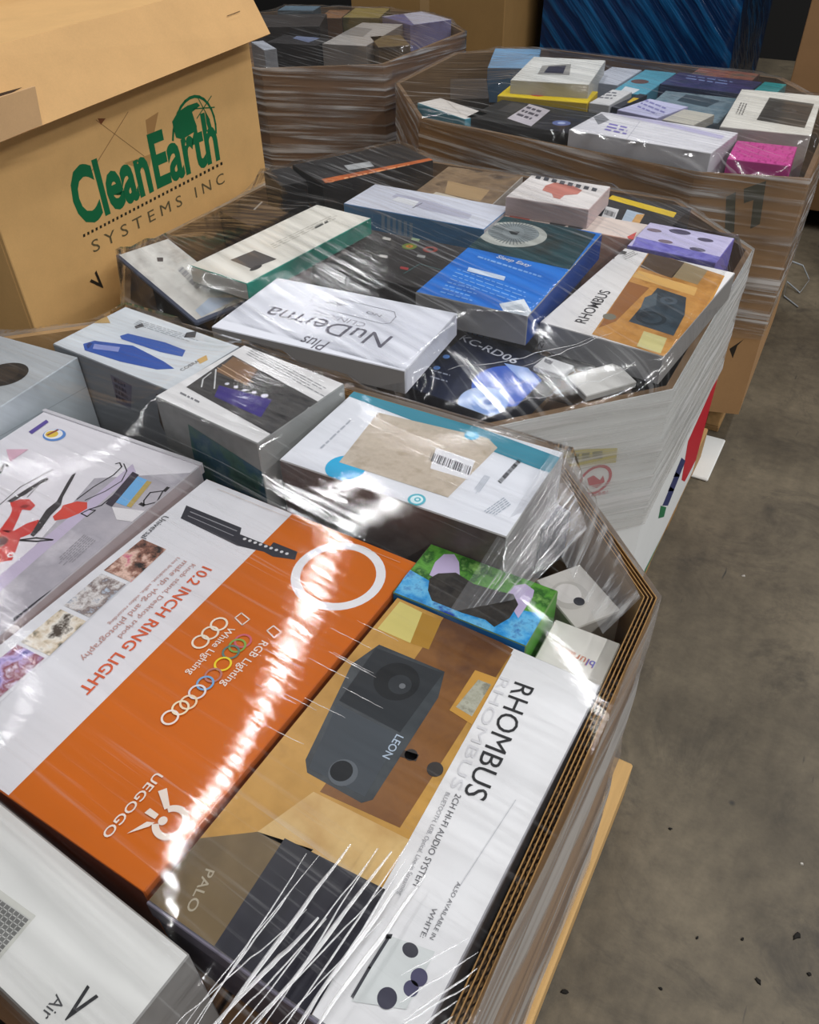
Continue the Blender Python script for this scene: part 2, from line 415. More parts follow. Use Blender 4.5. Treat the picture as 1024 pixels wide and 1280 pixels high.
wl = boxmesh('wall_back', (-9, 8.8, 0), (7, 9, 5), wm, bev=0); tag(wl, kind='structure')

# ------------------------------------------------------------------ pallets, bins, filler
def pallet(label, x0, x1, y0, y1, rot=0.0, h=0.13, tone='#a88353'):
    cx, cy = (x0 + x1) / 2, (y0 + y1) / 2
    root = empty('wooden_pallet', Matrix.Translation((cx, cy, 0)) @ Matrix.Rotation(rot, 4, 'Z'), label, 'pallet', 'pallets under the bulk bins')
    wx, wy = x1 - x0, y1 - y0; m = wood(tone); m2 = wood('#8d6c42')
    for i in range(3):
        x = -wx / 2 + (wx - .05) * i / 2
        boxmesh('stringer', (x, -wy / 2, .02), (x + .05, wy / 2, h - (.02 if i == 1 else .001)), m2 if i == 1 else m, root, .004)
    k = 9
    for i in range(k):
        y = -wy / 2 + (wy - .1) * i / (k - 1)
        boxmesh('deck_board', (-wx / 2 + .051, y, h - .02), (wx / 2 - .051, y + .1, h), m, root, .002)
    for i in range(5):
        y = -wy / 2 + (wy - .12) * i / 4
        boxmesh('bottom_board', (-wx / 2, y, 0), (wx / 2, y + .12, .02), m2, root, .002)
    return root
def bulk_bin(label, P, z0, z1, mat_out, mat_edge, t=.014, flutes=()):
    cx = sum(p[0] for p in P) / 8; cy = sum(p[1] for p in P) / 8
    root = empty('bulk_bin', Matrix.Translation((cx, cy, z0)), label, 'bin', 'octagonal bulk bins')
    P = [(x - cx, y - cy) for x, y in P]; Q = inset(P, t); h = z1 - z0
    for i in range(8):
        j = (i + 1) % 8; hh = h - (.012 if i in flutes else 0)
        v = [(*P[i], 0), (*P[j], 0), (*Q[j], 0), (*Q[i], 0), (*P[i], hh), (*P[j], hh), (*Q[j], hh), (*Q[i], hh)]
        pn = mesh('side_panel', v, [(3, 2, 1, 0), (4, 5, 6, 7), (0, 1, 5, 4), (1, 2, 6, 5), (2, 3, 7, 6), (3, 0, 4, 7)], [mat_out, mat_edge], [1, 1, 0, 1, 1, 1], root)
        if i in flutes:                         # the cut edge of triple-wall board: liners with wavy fluting between
            R_ = [inset(P, t * k / 3) for k in range(4)]
            for k in range(4):
                a, b2 = Vector(R_[k][i]), Vector(R_[k][j]); nn = Vector(Q[i]) - Vector(P[i]); nn.normalize(); e = nn * .0007
                vv = [(*(a - e), hh), (*(b2 - e), hh), (*(b2 + e), hh), (*(a + e), hh), (*(a - e), h), (*(b2 - e), h), (*(b2 + e), h), (*(a + e), h)]
                mesh('liner', vv, [(4, 5, 6, 7), (0, 1, 5, 4), (1, 2, 6, 5), (2, 3, 7, 6), (3, 0, 4, 7)], card('#94703f'), None, pn)
            vv = []; ff = []
            for k in range(3):
                a0, b0, a1, b1 = (Vector(q) for q in (R_[k][i], R_[k][j], R_[k + 1][i], R_[k + 1][j]))
                L = (b0 - a0).length; N = int(L / .0075)
                for s_ in range(N + 1):
                    f = s_ / N; p = a0.lerp(b0, f); q = a1.lerp(b1, f); w_ = p.lerp(q, .12 if s_ % 2 else .88)
                    dz = .002 * math.sin(s_ * .37 + k) - (.0015 if s_ % 3 else 0)
                    vv += [(*w_, hh - .002), (*w_, h - .0015 + dz)]
                    if s_: n0 = len(vv); ff.append((n0 - 4, n0 - 2, n0 - 1, n0 - 3))
            tag(mesh('fluting', vv, ff, card('#5f432a'), None, pn), kind='stuff')
    bt = mesh('bottom', [(*q, .004) for q in Q], [tuple(range(8))], mat_edge, None, root)
    return root, P, (cx, cy)
def filler(P0, zlow, ztop, label, grp, rot, x0, x1, y0, y1, c):
    cx, cy = (x0 + x1) / 2, (y0 + y1) / 2; g = .03
    hw = ((x1 - x0) / 2 - c) * .45
    xs = [x0 + g, x0 + c, cx - hw, cx + hw, x1 - c, x1 - g]; ys = [y0 + g, y0 + c, cy, y1 - c, y1 - g]
    T = Matrix.Translation((cx, cy, 0)) @ Matrix.Rotation(rot, 4, 'Z')
    for i in range(5):
        for j in range(4):
            a, b_, p, q = xs[i], xs[i + 1], ys[j], ys[j + 1]
            if i in (0, 4) and j in (0, 3):
                s_ = c * .5 - g
                a, b_ = (b_ - s_, b_) if i == 0 else (a, a + s_)
                p, q = (q - s_, q) if j == 0 else (p, p + s_)
            mid = Vector(((a + b_) / 2 - cx, (p + q) / 2 - cy, zlow))
            r = empty('packed_carton', T @ Matrix.Translation(mid), label, 'box', grp)
            w_, l_ = (b_ - a) / 2 - .003, (q - p) / 2 - .003
            boxmesh('carton', (-w_, -l_, 0), (w_, l_, ztop - zlow), card('#6d4f33'), r, .002)
            boxmesh('tape', (-.025, -l_ + .001, ztop - zlow), (.025, l_ - .001, ztop - zlow + .0006), M('#8d6f4c', .25), r, 0)

kraft, kdark, kedge = card('#9a7a55'), card('#6f5237'), card('#a98559')
NEAR = dict(x0=-1.58, x1=-.085, y0=-.22, y1=1.055, c=.25)
MID = dict(x0=-1.66, x1=-.222, y0=1.09, y1=2.44, c=.35)
BACK = dict(x0=-1.72, x1=-.22, y0=2.66, y1=3.68, c=.36)
LEFT = dict(x0=-3.28, x1=-2.0, y0=3.02, y1=4.38, c=.44)
BROT = 0.0
pallet('pale wooden pallet under the bin with the orange ring light box', -1.58, -.070, -.22, 1.07, tone='#c09a62')
pallet('wooden pallet under the white printed bulk bin', -1.65, -.235, 1.10, 2.43)
pallet('wooden pallet under the bin that holds the pink box', -1.74, -.22, 2.62, 3.74)
pallet('wooden pallet under the bin beside the tall brown carton', -3.28, -2.0, 3.02, 4.38)
PN = octagon(**NEAR)
PM = [(-1.36, 1.09), (-.52, 1.09), (-.222, 1.418), (-.222, 2.17), (-.49, 2.44), (-1.39, 2.44), (-1.66, 2.17), (-1.66, 1.40)]
PB = [(-1.45, 2.63), (-.46, 2.475), (-.165, 2.56), (-.19, 3.35), (-.45, 3.72), (-1.45, 3.85), (-1.80, 3.60), (-1.77, 3.02)]
PL = [(-2.95, 3.0), (-2.42, 3.0), (-1.985, 3.28), (-1.975, 4.05), (-2.35, 4.42), (-2.95, 4.42), (-3.32, 4.0), (-3.32, 3.35)]
BINS = dict(near=(PN, .016, .90), mid=(PM, .015, .85), back=(PB, .015, .92), left=(PL, .015, .92))
bulk_bin('open octagonal corrugated bin holding the orange ring light box', PN, .13, .90, kraft, kedge, .015, flutes=(2, 3, 4))
white_out = M('#d3d5d4', .5)
kd = card('#6a5238')
mid_root, _, _ = bulk_bin('white printed octagonal bin with a red and navy emblem', PM, .13, .85, white_out, kd)
back_root, _, _ = bulk_bin('brown octagonal bin holding the pink box and a long white box', PB, .13, .92, card('#94714a'), kd)
bulk_bin('brown octagonal bin standing beside the tall logo carton', PL, .13, .92, card('#7d6048'), kd)
filler(PN, .136, .76, 'plain brown carton under the boxes of the ring light bin', 'cartons packed low in the ring light bin', 0, **NEAR)
filler(PM, .136, .74, 'plain brown carton under the boxes of the white printed bin', 'cartons packed low in the white printed bin', 0, **MID)
filler(PB, .136, .80, 'plain brown carton under the boxes of the pink box bin', 'cartons packed low in the pink box bin', BROT, **BACK)
filler(PL, .136, .83, 'plain brown carton low in the bin beside the logo carton', 'cartons packed low in the bin beside the logo carton', 0, **LEFT)

# ------------------------------------------------------------------ contents of the ring light bin
G1 = 'retail boxes in the ring light bin'
# ring light box
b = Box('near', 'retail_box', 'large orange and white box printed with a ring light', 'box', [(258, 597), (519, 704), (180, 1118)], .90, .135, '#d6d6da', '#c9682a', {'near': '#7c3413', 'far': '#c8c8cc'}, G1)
t = b.top
a = t.art('orange_panel').poly([(371, 637), (540, 712), (160, 1150), (2, 1003)], '#c2610a'); a.done('flat orange printed half of the lid')
a = t.art('printed_ring').circ((423, 719), (482, 722), '#dfe0ec', .80, 40); a.done('printed white ring lamp')
a = t.art('printed_stand').poly([(233, 632), (302, 660), (300, 668), (338, 683), (342, 678), (372, 690), (369, 700), (341, 696), (330, 690), (296, 682), (226, 648)], '#33333a')
a.up().line([(238, 640), (296, 664)], .0016, '#8d8d92').line([(235, 645), (292, 670)], .0012, '#8d8d92')
for k in range(9): a.circ((306 + 6.6 * k, 674 + 2.3 * k), (307.6 + 6.6 * k, 675 + 2.3 * k), '#c9c9cc', 0, 8)
a.done()
PH = [photo('#26211f', '#8a5f50', '#d8b8a8', '#c04a74', scale=34), photo('#4c6a8c', '#d6d2d0', '#7a6a66', '#b9c8d8', scale=34),
      photo('#2c3a3a', '#c9b9a0', '#e4ddd2', '#4a4038', scale=34), photo('#3b3a8a', '#b9a8d4', '#8a4a50', '#d8d0e6', scale=34)]
for q, m in zip([[(178, 674), (208, 687), (164, 728), (130, 713)], [(127, 717), (158, 731), (112, 772), (80, 757)],
                 [(76, 762), (108, 777), (62, 820), (26, 803)], [(22, 806), (56, 823), (0, 872), (-40, 856)]], PH):
    t.art('printed_photo').poly(q, m).done()
a = t.art('lettering').text('10.2 INCH RING LIGHT', (254, 708), (97, 863), '#cd5a34', 1.0, .012)
a.done('orange heading text')
a = t.art('lettering')
for s_, p, q in (('Live broadcast, selfie, video recording', (222, 697), (135, 780)), ('make up, vlog, and photography', (230, 701), (100, 824)), ('Knob stand, Desktop tripod', (240, 705), (147, 796))):
    a.text(s_, p, q, '#b98f88', .85, .0)
a.text('Universal', (205, 645), (176, 672), '#444448', 1.0)
a.done('small grey print')
a = t.art('lettering')
a.text('White Lighting', (287, 784), (233, 842), '#e8d9cc', 1.0, .008).text('RGB Lighting', (328, 801), (276, 856), '#e8d9cc', 1.0, .008)
a.done('pale print on the orange half')
a = t.art('printed_tick_box')
for c in ((303, 774), (343, 790)):
    x, y = c
    a.line([(x - 9, y - 1), (x - 1, y - 7), (x + 9, y + 1), (x + 0, y + 8), (x - 9, y - 1)], .0018, '#ead8c8')
a.done()
def rings(pts, r):
    a = t.art('printed_ring_chain')
    for (x, y), c in pts: a.up(); a.circ((x, y), (x + r, y + 1), c, .76, 20)
    a.done()
rings([((274, 781), '#ecd9c4'), ((263, 792), '#ecd9c4'), ((251, 803), '#ecd9c4')], 11)
rings([((304, 802), '#c0606a'), ((297, 808), '#7ca24a'), ((289, 816), '#5a7a70'), ((279, 831), '#f0d030'), ((267, 845), '#b0746a'), ((257, 855), '#6fa2cc'), ((247, 866), '#d8d4d4'), ((236, 879), '#e6cfae'), ((226, 886), '#ecd9b8'), ((213, 898), '#ecdcd4')], 11)
a = t.art('logo')
KC = '#ead8cc'
a.arc((214, 1029), (235, 1035), (190, 1014), .62, KC, .62)
a.up().poly([(198, 990), (209, 986), (213, 1010), (206, 1013)], KC).poly([(188, 1011), (199, 1019), (194, 1025), (181, 1017)], KC).poly([(159, 1043), (184, 1028), (194, 1029), (187, 1034)], KC)
a.up().circ((204, 1027), (209, 1029), KC, 0, 14)
a.done('white key shaped logo')
a = t.art('lettering').text('UEGOGO', (196, 966), (127, 1044), '#ead8cc', .78, .012); a.done('pale brand lettering')
a = t.art('fold_line').line([(168, 722), (0, 880)], .0008, '#bdbdc2').line([(272, 612), (500, 704)], .0006, '#c0a898'); a.done()

# craft toy box
b = Box('near', 'retail_box', 'white toy box showing red twisted rods and black wires', 'box', [(56, 512), (256, 584), (0, 808)], .905, .14, '#d8d5da', '#b9b8bd', {'far': '#8e8f92'}, G1)
t = b.top
t.art('printed_panel').poly([(118, 598), (258, 590), (0, 822), (-60, 800)], photo('#b3aeb4', '#a09ca4', '#c6c2c8', scale=7)).done('grey shaded print band')
t.art('printed_panel').poly([(166, 580), (170, 590), (-5, 744), (-20, 736)], '#b9aec4').done()
a = t.art('printed_picture')
red, dk = '#c23a34', '#2e2b2d'
Z = lambda *q: [(q[k] / 3.94, 500 + q[k + 1] / 3.94) for k in range(0, len(q), 2)]
a.poly(Z(50, 505, 100, 490, 145, 490, 175, 520, 150, 545, 110, 540, 95, 575, 65, 640, 40, 655, 0, 640, 50, 570, 60, 545), red)
a.poly(Z(-60, 640, 70, 645, 130, 610, 190, 590, 200, 610, 150, 660, 100, 680, 80, 740, 60, 790, -60, 810), red)
a.poly(Z(310, 520, 380, 500, 430, 505, 430, 535, 390, 560, 330, 585, 270, 595, 260, 575, 300, 540), '#c8483c')
a.up().poly(Z(375, 360, 360, 390, 310, 480, 300, 520, 250, 570, 200, 640, 165, 675, 150, 665, 190, 600, 230, 540, 280, 500, 330, 410, 355, 370), '#3a3638')
a.poly(Z(35, 500, 130, 440, 230, 380, 240, 395, 190, 420, 130, 465, 60, 505), '#3a3638').poly(Z(95, 530, 120, 515, 150, 520, 125, 535), '#8a2420')
for L_, w_ in ((Z(-10, 525, 100, 430, 220, 365, 260, 345), .0016), (Z(380, 490, 460, 430, 560, 370, 600, 330, 590, 310, 570, 315), .0022), (Z(420, 495, 520, 450, 600, 400, 625, 350, 610, 315), .0018), (Z(440, 540, 500, 520, 560, 470, 620, 400), .0024), (Z(400, 560, 440, 540, 470, 545, 430, 575, 400, 560), .0022), (Z(100, 690, 180, 680, 260, 690, 180, 697, 100, 692), .003), (Z(0, 360, 20, 320, 40, 325), .006), (Z(135, 480, 210, 400), .0014)): a.line(L_, w_, dk)
a.up().circ((0, 678), (8, 680), '#5a2420', 0, 14).circ((14, 694), (18, 695), '#cfcfcf', .5, 12)
a.done('red rods with black wires picture')
a = t.art('printed_badge')
a.circ((68, 544), (84, 540), '#5a86c4', 0, 26, .8).up().circ((67, 543), (80, 540), '#e6e4e4', 0, 22, .8).up().circ((65, 543), (74, 541), '#d8b848', 0, 18, .8)
a.up().line([(60, 544), (72, 538)], .005, '#8a4a3a').poly([(36, 540), (58, 525), (61, 528), (40, 543)], '#5a4a94')
a.poly([(8, 562), (36, 562), (12, 578)], '#d0a8b8'); a.done('round blue and yellow badge')
a = t.art('printed_panel')
a.poly([(168, 594), (188, 602), (160, 634), (138, 626)], '#6ea8d8').up().poly([(184, 601), (190, 603), (164, 635), (158, 633)], '#b09a5a')
a.poly([(166, 590), (174, 594), (140, 634), (132, 630)], '#3c3640')
a.line([(180, 626), (188, 616), (204, 614), (196, 628), (180, 632), (180, 626)], .0022, dk).line([(206, 614), (210, 610)], .006, dk).line([(176, 630), (180, 632)], .006, dk)
a.poly([(140, 634), (188, 640), (176, 654), (146, 650)], '#d9d6d8')
a.done('blue strip with a small diagram')
a = t.art('lettering').para((120, 676), (82, 712), (104, 668), 7, '#8f8c92', 4, .5, .006)
a.poly([(50, 748), (64, 738), (60, 750), (22, 778), (14, 776)], '#3c3a40').up().text('7.50V', (52, 752), (38, 764), '#d0d0d2', 1.0)
a.done('small grey print')
boxmesh('lid_lip', (-b.w / 2 - .003, b.l / 2 - .004, b.d - .018), (b.w / 2 + .002, b.l / 2 + .004, b.d + .0025), M('#c4c2c6'), b.root, .001)

# big speaker box
GOLD, BRN, SLATE = photo('#a67c34', '#b98d44', '#8f6a2c', scale=6), photo('#6a4426', '#7c5228', '#5a3a24', scale=7), photo('#2f3438', '#3c4246', '#262a2e', scale=9)
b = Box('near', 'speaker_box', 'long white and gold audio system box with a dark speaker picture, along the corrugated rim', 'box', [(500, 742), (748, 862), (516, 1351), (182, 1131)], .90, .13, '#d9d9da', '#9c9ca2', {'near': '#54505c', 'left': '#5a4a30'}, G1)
t = b.top
t.art('printed_photo').poly([(495, 738), (640, 818), (378, 1290), (170, 1140)], GOLD).done('gold and wood coloured product photo')
a = t.art('printed_photo')
a.poly([(560, 765), (642, 812), (500, 1035), (400, 990)], BRN)
a.up().poly([(500, 752), (528, 766), (513, 804), (472, 786)], '#c9bd70').poly([(528, 766), (552, 776), (536, 812), (513, 804)], '#a57b2c')
a.poly([(392, 990), (512, 1050), (470, 1116), (322, 1040)], photo('#b8935a', '#c9aa72', '#a8813c', scale=8))
a.poly([(182, 1131), (215, 1052), (322, 1040), (392, 1062), (262, 1190)], photo('#5d4d33', '#6d5c40', '#4e412c', scale=5))
a.up().poly([(356, 1048), (482, 1112), (380, 1285), (262, 1192)], photo('#1f1f26', '#2a2a32', '#24222c', scale=6))
a.up().poly([(594, 838), (622, 848), (590, 906), (562, 888)], '#b98a3c').up().poly([(598, 850), (614, 856), (590, 896), (570, 884)], photo('#8a8a78', '#a8a898', '#6a685a', scale=40))
a.done('gold, brown and dark picture areas')
a = t.art('printed_speaker')
a.poly([(474, 806), (556, 840), (548, 872), (466, 1000), (452, 1004), (384, 966), (382, 950), (440, 830)], SLATE)
a.up().poly([(470, 810), (554, 842), (500, 916), (424, 876)], '#2b2f33').poly([(422, 880), (500, 920), (456, 996), (386, 960)], '#43494f')
a.up().circ((496, 852), (524, 858), '#1c1f22', 0, 26).circ((429, 966), (446, 972), '#5a6066', 0, 24)
a.up().circ((500, 856), (514, 860), '#2e3236', 0, 20).circ((427, 964), (440, 969), '#1e2124', 0, 22)
a.up().circ((503, 858), (507, 859), '#6a6e72', 0, 10)
a.circ((514, 944), (521, 948), '#33302e', 0, 16).circ((544, 962), (553, 967), '#33302e', 0, 16).poly([(505, 938), (524, 944), (520, 952), (500, 946)], '#3a3430').text('LEON', (496, 918), (478, 946), '#a9b8c8', 1.0, .01)
a.done('dark speaker picture')
a = t.art('lettering').text('RHOMBUS', (644, 852), (579, 992), '#2a2a2c', 1.0, .0); a.done('large black lettering')
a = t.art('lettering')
a.text('RHOMBUS', (626, 846), (562, 984), '#c9c9cc', .5)  # pale offset copy paints the soft shadow of the large letters
a.text('2CH HI-FI AUDIO SYSTEM', (570, 992), (516, 1106), '#606064', 1.0)
a.text('BLUETOOTH, USB, Optical, Line-in Streaming', (558, 990), (497, 1118), '#9a9a9e', 1.1)
a.text('ALSO AVAILABLE IN', (572, 1102), (537, 1173), '#707074', .9).text('WHITE:', (541, 1134), (525, 1171), '#68686c', .8, .0)
a.line([(645, 1000), (575, 1108)], .0007, '#b8b8bc'); a.done('grey small print and painted shadow of the large lettering')
a = t.art('printed_speaker')
a.poly([(487, 1170), (544, 1190), (508, 1262), (440, 1252)], '#c6cac9').up()
a.line([(486, 1172), (462, 1210), (441, 1246)], .003, '#3a3a40').poly([(483, 1168), (491, 1168), (489, 1174), (482, 1174)], '#26262a')
a.circ((513, 1188), (522, 1194), '#3a3a42', 0, 20, .8).circ((484, 1248), (496, 1252), '#3b3a48', 0, 22).circ((524, 1222), (532, 1230), '#484660', 0, 20).circ((514, 1236), (522, 1242), '#484660', 0, 20)
a.done('small white speaker picture')
t.art('lettering').text('PALO', (258, 1086), (232, 1138), '#a39a86', .8, .01).done('faint gold lettering')
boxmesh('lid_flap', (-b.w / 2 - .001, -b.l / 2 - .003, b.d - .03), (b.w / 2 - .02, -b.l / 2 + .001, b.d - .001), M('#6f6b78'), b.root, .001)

# pale box with a speaker grille picture
b = Box('near', 'retail_box', 'pale grey box with a mesh grille picture, overlapping the orange box', 'box', [(-70, 957), (245, 1187), (120, 1336)], .945, .18, '#cdcdca', '#8b8a88', {}, G1)
a = b.top.art('printed_picture').poly([(-10, 1105), (45, 1145), (-5, 1205), (-60, 1170)], '#b9b9b2').up().poly([(-14, 1114), (36, 1150), (-6, 1198), (-60, 1160)], '#6c6c6a').up()
for k in range(10): a.line([(-20 + 5.6 * k, 1110 + 4.1 * k), (-64 + 5.6 * k, 1162 + 4.1 * k)], .0009, '#b0b0ac').line([(-14 - 5 * k, 1114 + 5.4 * k), (38 - 5 * k, 1150 + 5.4 * k)], .0009, '#b0b0ac')
a.done('mesh grille picture')
b.top.art('lettering').text('V', (76, 1266), (90, 1282), '#2f2f31', 1.6, .02).text('Air Fi', (71, 1242), (35, 1288), '#4a4a4c', 1.2).done('black lettering')

b = Box('near', 'retail_box', 'small cream box with orange and blue lettering beside the corrugated rim', 'box', [(694, 772), (775, 805), (750, 864), (666, 829)], .872, .109, '#d5d2cb', '#b5b2aa', {}, G1)
b.top.art('lettering').text('blurams', (745, 828), (697, 806), '#b9755c', 1.0, .01).up().text('bl', (745, 828), (736, 824), '#6a6cb0', 1.0, .012).done('orange and blue lettering')
# game controller box
b = Box('near', 'retail_box', 'small bright green and blue box with a game controller picture', 'box', [(533, 679), (701, 737), (646, 824), (492, 746)], .905, .09, photo('#3f7d2a', '#5c9a3c', '#2c5a26', '#86b860', scale=24), '#6d8a58', {'near': '#1d6fae', 'right': '#51913a'}, G1)
t = b.top
t.art('printed_picture').poly([(512, 712), (540, 728), (596, 752), (690, 770), (650, 840), (480, 760)], photo('#1a5f9c', '#2f8fce', '#68b4dc', '#1c3f9a', scale=22)).done('blue sea picture')
a = t.art('printed_controller')
a.poly([(537, 719), (544, 703), (555, 693), (568, 693), (574, 703), (575, 722), (551, 726)], '#b8aacb').poly([(632, 745), (644, 732), (657, 730), (668, 738), (666, 747), (648, 773), (640, 760)], '#b8aacb')
a.up().poly([(537, 723), (548, 717), (570, 716), (592, 730), (626, 740), (642, 743), (648, 756), (637, 773), (618, 784), (607, 775), (577, 766), (540, 751), (535, 738)], photo('#2a2826', '#3a3632', '#201e1e', scale=30))
a.done('black and lavender game controller picture')

# teal edged box
b = Box('near', 'retail_box', 'white box with teal edge band and torn brown label on its lid', 'box', [(445, 480), (692, 573), (627, 694), (343, 588)], .965, .19, '#d3d5db', '#a2a1a0', {'near': photo('#6b6260', '#5c5350', '#7c7470', scale=5), 'left': '#9c9c9c'}, G1)  # near side: shade is put into its dark brown colour
t = b.top
t.art('edge_band').poly([(440, 476), (700, 572), (688, 592), (430, 493)], '#3f8396').done('teal edge band')
a = t.art('printed_disc').circ((432, 585), (452, 594), '#2b9ec9', 0, 26); a.done()
a = t.art('paper_label').poly([(473, 516), (610, 548), (622, 560), (566, 616), (560, 622), (424, 578)], photo('#b0a494', '#b9ad9e', '#a89b8a', scale=40)); a.done('torn brown paper label')
a = t.art('paper_label').poly([(545, 560), (594, 576), (585, 600), (538, 586)], '#d6d6da').up().bars((540, 566), (590, 584), (536, 576), '#55555a').done('white barcode sticker')
a = t.art('lettering').bars((648, 574), (622, 602), (652, 577), '#3c3c40').para((606, 594), (590, 616), (614, 597), 4, '#9aa2ac', 3, .4, .004).para((630, 622), (604, 640), (640, 632), 5, '#9aa2ac', 6, .4, .006)
a.para((400, 560), (443, 520), (404, 562), 1, '#a6a9b2', 9, .5, .012); a.para((452, 612), (492, 628), (448, 618), 2, '#a4a9b4', 2, .4, .008)
a.done('grey small print and painted shadow of the large lettering')
a = t.art('printed_seal').circ((521, 625), (532, 627), '#58a8b8', 0, 20).up().circ((521, 625), (529, 626), '#c9dde0', 0, 18).up().circ((522, 625), (526, 626), '#58a8b8', .5, 14)
a.circ((590, 545), (599, 547), '#4aa6c4', 0, 18).up().circ((589, 544), (594, 545), '#a8d4e0', 0, 12); a.done('round teal seals')

# car stereo box
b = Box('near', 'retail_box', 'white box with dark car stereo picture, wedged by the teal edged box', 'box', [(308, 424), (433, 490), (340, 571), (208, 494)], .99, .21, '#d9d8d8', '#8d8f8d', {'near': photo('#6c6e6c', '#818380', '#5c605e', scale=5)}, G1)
t = b.top
a = t.art('printed_photo').poly([(291, 444), (412, 510), (366, 558), (233, 484)], photo('#3c3b3c', '#4b4948', '#2f2e30', scale=22, stretch=(1, 4, 1))); a.done('dark car interior photo')
a = t.art('printed_picture').poly([(292, 446), (322, 462), (308, 482), (270, 464)], '#7c6048').up().line([(272, 460), (310, 482)], .002, '#b89c80').line([(278, 456), (316, 478)], .002, '#b89c80').line([(252, 484), (254, 474), (264, 466)], .0025, '#c8c8c8').line([(268, 486), (270, 462)], .0025, '#c8c8c8')
a.poly([(274, 482), (340, 500), (326, 522), (268, 496)], '#3e3478').up()
for k, (x, y) in enumerate(((284, 480), (295, 484), (306, 488), (318, 491), (331, 495))): a.circ((x, y), (x + (4 if k == 4 else 2), y + 1), '#d0d0dc', 0, 10)
a.poly([(386, 509), (408, 520), (398, 526), (380, 516)], '#b8b8b8').poly([(358, 540), (374, 548), (366, 554), (352, 546)], '#c8c8c8')
for k in range(3): a.circ((366 + 6 * k, 535 + 3 * k), (368 + 6 * k, 535 + 3 * k), '#d0d0d0', 0, 8).circ((364 + 6 * k, 540 + 3 * k), (366 + 6 * k, 540 + 3 * k), '#d0d0d0', 0, 8)
a.done('stereo unit picture')
a = t.art('lettering').text('SONY', (370, 577), (327, 552), '#2c2c2e', .8, .015).para((316, 436), (420, 492), (306, 444), 4, '#8c8c90', 5, .3, .012).para((226, 490), (250, 502), (224, 494), 1, '#77777b', 2, .5); a.done('black lettering')
b.near.art('printed_picture').poly([(235, 530), (344, 600), (342, 680), (258, 640), (240, 560)], photo('#2c4440', '#3a5a50', '#2a4a5c', '#50686a', scale=14)).done('dark green side picture')

# tool box
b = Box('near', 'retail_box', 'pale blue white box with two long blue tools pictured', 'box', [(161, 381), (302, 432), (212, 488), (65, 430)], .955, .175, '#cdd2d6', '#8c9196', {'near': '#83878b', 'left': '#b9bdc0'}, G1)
t = b.top
a = t.art('printed_picture').poly([(104, 430), (118, 426), (166, 432), (205, 452), (218, 461), (196, 462), (150, 452), (106, 438)], '#33549f').up().poly([(118, 430), (150, 434), (148, 440), (116, 436)], '#8a94c8')
a.poly([(150, 420), (160, 417), (206, 428), (232, 438), (228, 446), (200, 440), (152, 424)], '#3c5ea8').poly([(108, 432), (112, 428), (116, 430), (110, 436)], '#263a74')
a.done('two blue tools picture')
a = t.art('lettering').text('COBRA', (228, 464), (250, 452), '#6a6c70', 1.0, .01).poly([(246, 450), (258, 444), (260, 450), (250, 455)], '#c8a468').para((174, 400), (250, 424), (166, 406), 4, '#9aa0a6', 3, .35, .012)
a.poly([(233, 416), (246, 414), (244, 422), (230, 422)], '#4c4e52').poly([(168, 408), (178, 404), (180, 408), (170, 411)], '#5c5e62').poly([(115, 400), (134, 396), (138, 404), (118, 404)], '#b89a68'); a.done('small print')
a = b.near.art('printed_label').poly([(138, 468), (165, 482), (164, 512), (146, 502)], '#6a6a7a').para((142, 472), (160, 482), (146, 500), 4, '#3f3d52', 8, .6, .006).poly([(195, 492), (204, 496), (206, 540), (200, 528)], '#5a5048'); a.done()

# grey box with a round hole
b = Box('near', 'retail_box', 'plain grey box with a round dark hole in its lid', 'box', [(-30, 414), (118, 449), (-90, 577)], .95, .18, '#a9adb0', '#b9c1c6', {'right': '#bdc6cb'}, G1)
a = b.top.art('round_hole').circ((6, 468), (27, 474), '#2b2623', 0, 28).up().circ((4, 468), (18, 472), '#3a322c', 0, 20).done('round dark hole')
b.right.art('fold_line').line([(0, 545), (132, 470)], .001, '#9aa4aa').line([(110, 455), (128, 508)], .001, '#9aa4aa').done()

# small camera boxes by the chamfer
b = Box('near', 'retail_box', 'off white box with a round camera picture by the rim corner', 'box', [(700, 664), (768, 768), (716, 786), (648, 694)], .86, .09, '#c4c0ba', '#a8a49c', {}, G1)
a = b.top.art('printed_camera').circ((712, 744), (735, 752), '#b5b1ab', 0, 26).up().circ((710, 742), (726, 748), '#d0ccc8', 0, 24).up().circ((724, 752), (731, 754), '#34343a', 0, 16)
a.poly([(648, 690), (690, 668), (700, 678), (660, 704)], '#d9d4cc'); a.done('round white camera picture')
b = Box('near', 'retail_box', 'narrow dark grey box under the chamfered rim', 'box', [(690, 612), (706, 634), (682, 668), (664, 646)], .87, .10, '#6c6c74', '#55555c', {}, G1)
b.top.art('lettering').para((694, 604), (714, 624), (684, 624), 4, '#9a98a8', 2, .5, .01).done()

# ------------------------------------------------------------------ contents of the white printed bin
G2 = 'retail boxes in the white printed bin'
b = Box('mid', 'retail_box', 'flat white box with thin upside down dark lettering', 'box', [(345, 343), (566, 394), (504, 470), (277, 405)], .945, .05, '#d4d6de', '#b9bac0', {'near': '#8d8a88', 'right': '#c9cbd2'}, G2)
t = b.top
a = t.art('lettering').text('NuDerma', (492, 421), (341, 383), '#5c5a66', 1.0); a.done('thin dark lettering')
a = t.art('lettering').text('CLINICAL', (459, 404.6), (394, 388), '#9b99a2', .85).text('NO', (478, 394), (460, 389), '#66646e', .6).text('AF', (432, 381), (413, 375), '#66646e', .6, .01).text('Plus', (413, 428), (383, 420), '#66646e', 1.4); a.done('small grey lettering')
a = t.art('printed_outline').line([(399, 367), (493, 390), (495, 396), (488, 404), (479, 405), (393, 383), (389, 376), (393, 369), (399, 367)], .0018, '#8c8a94'); a.done()
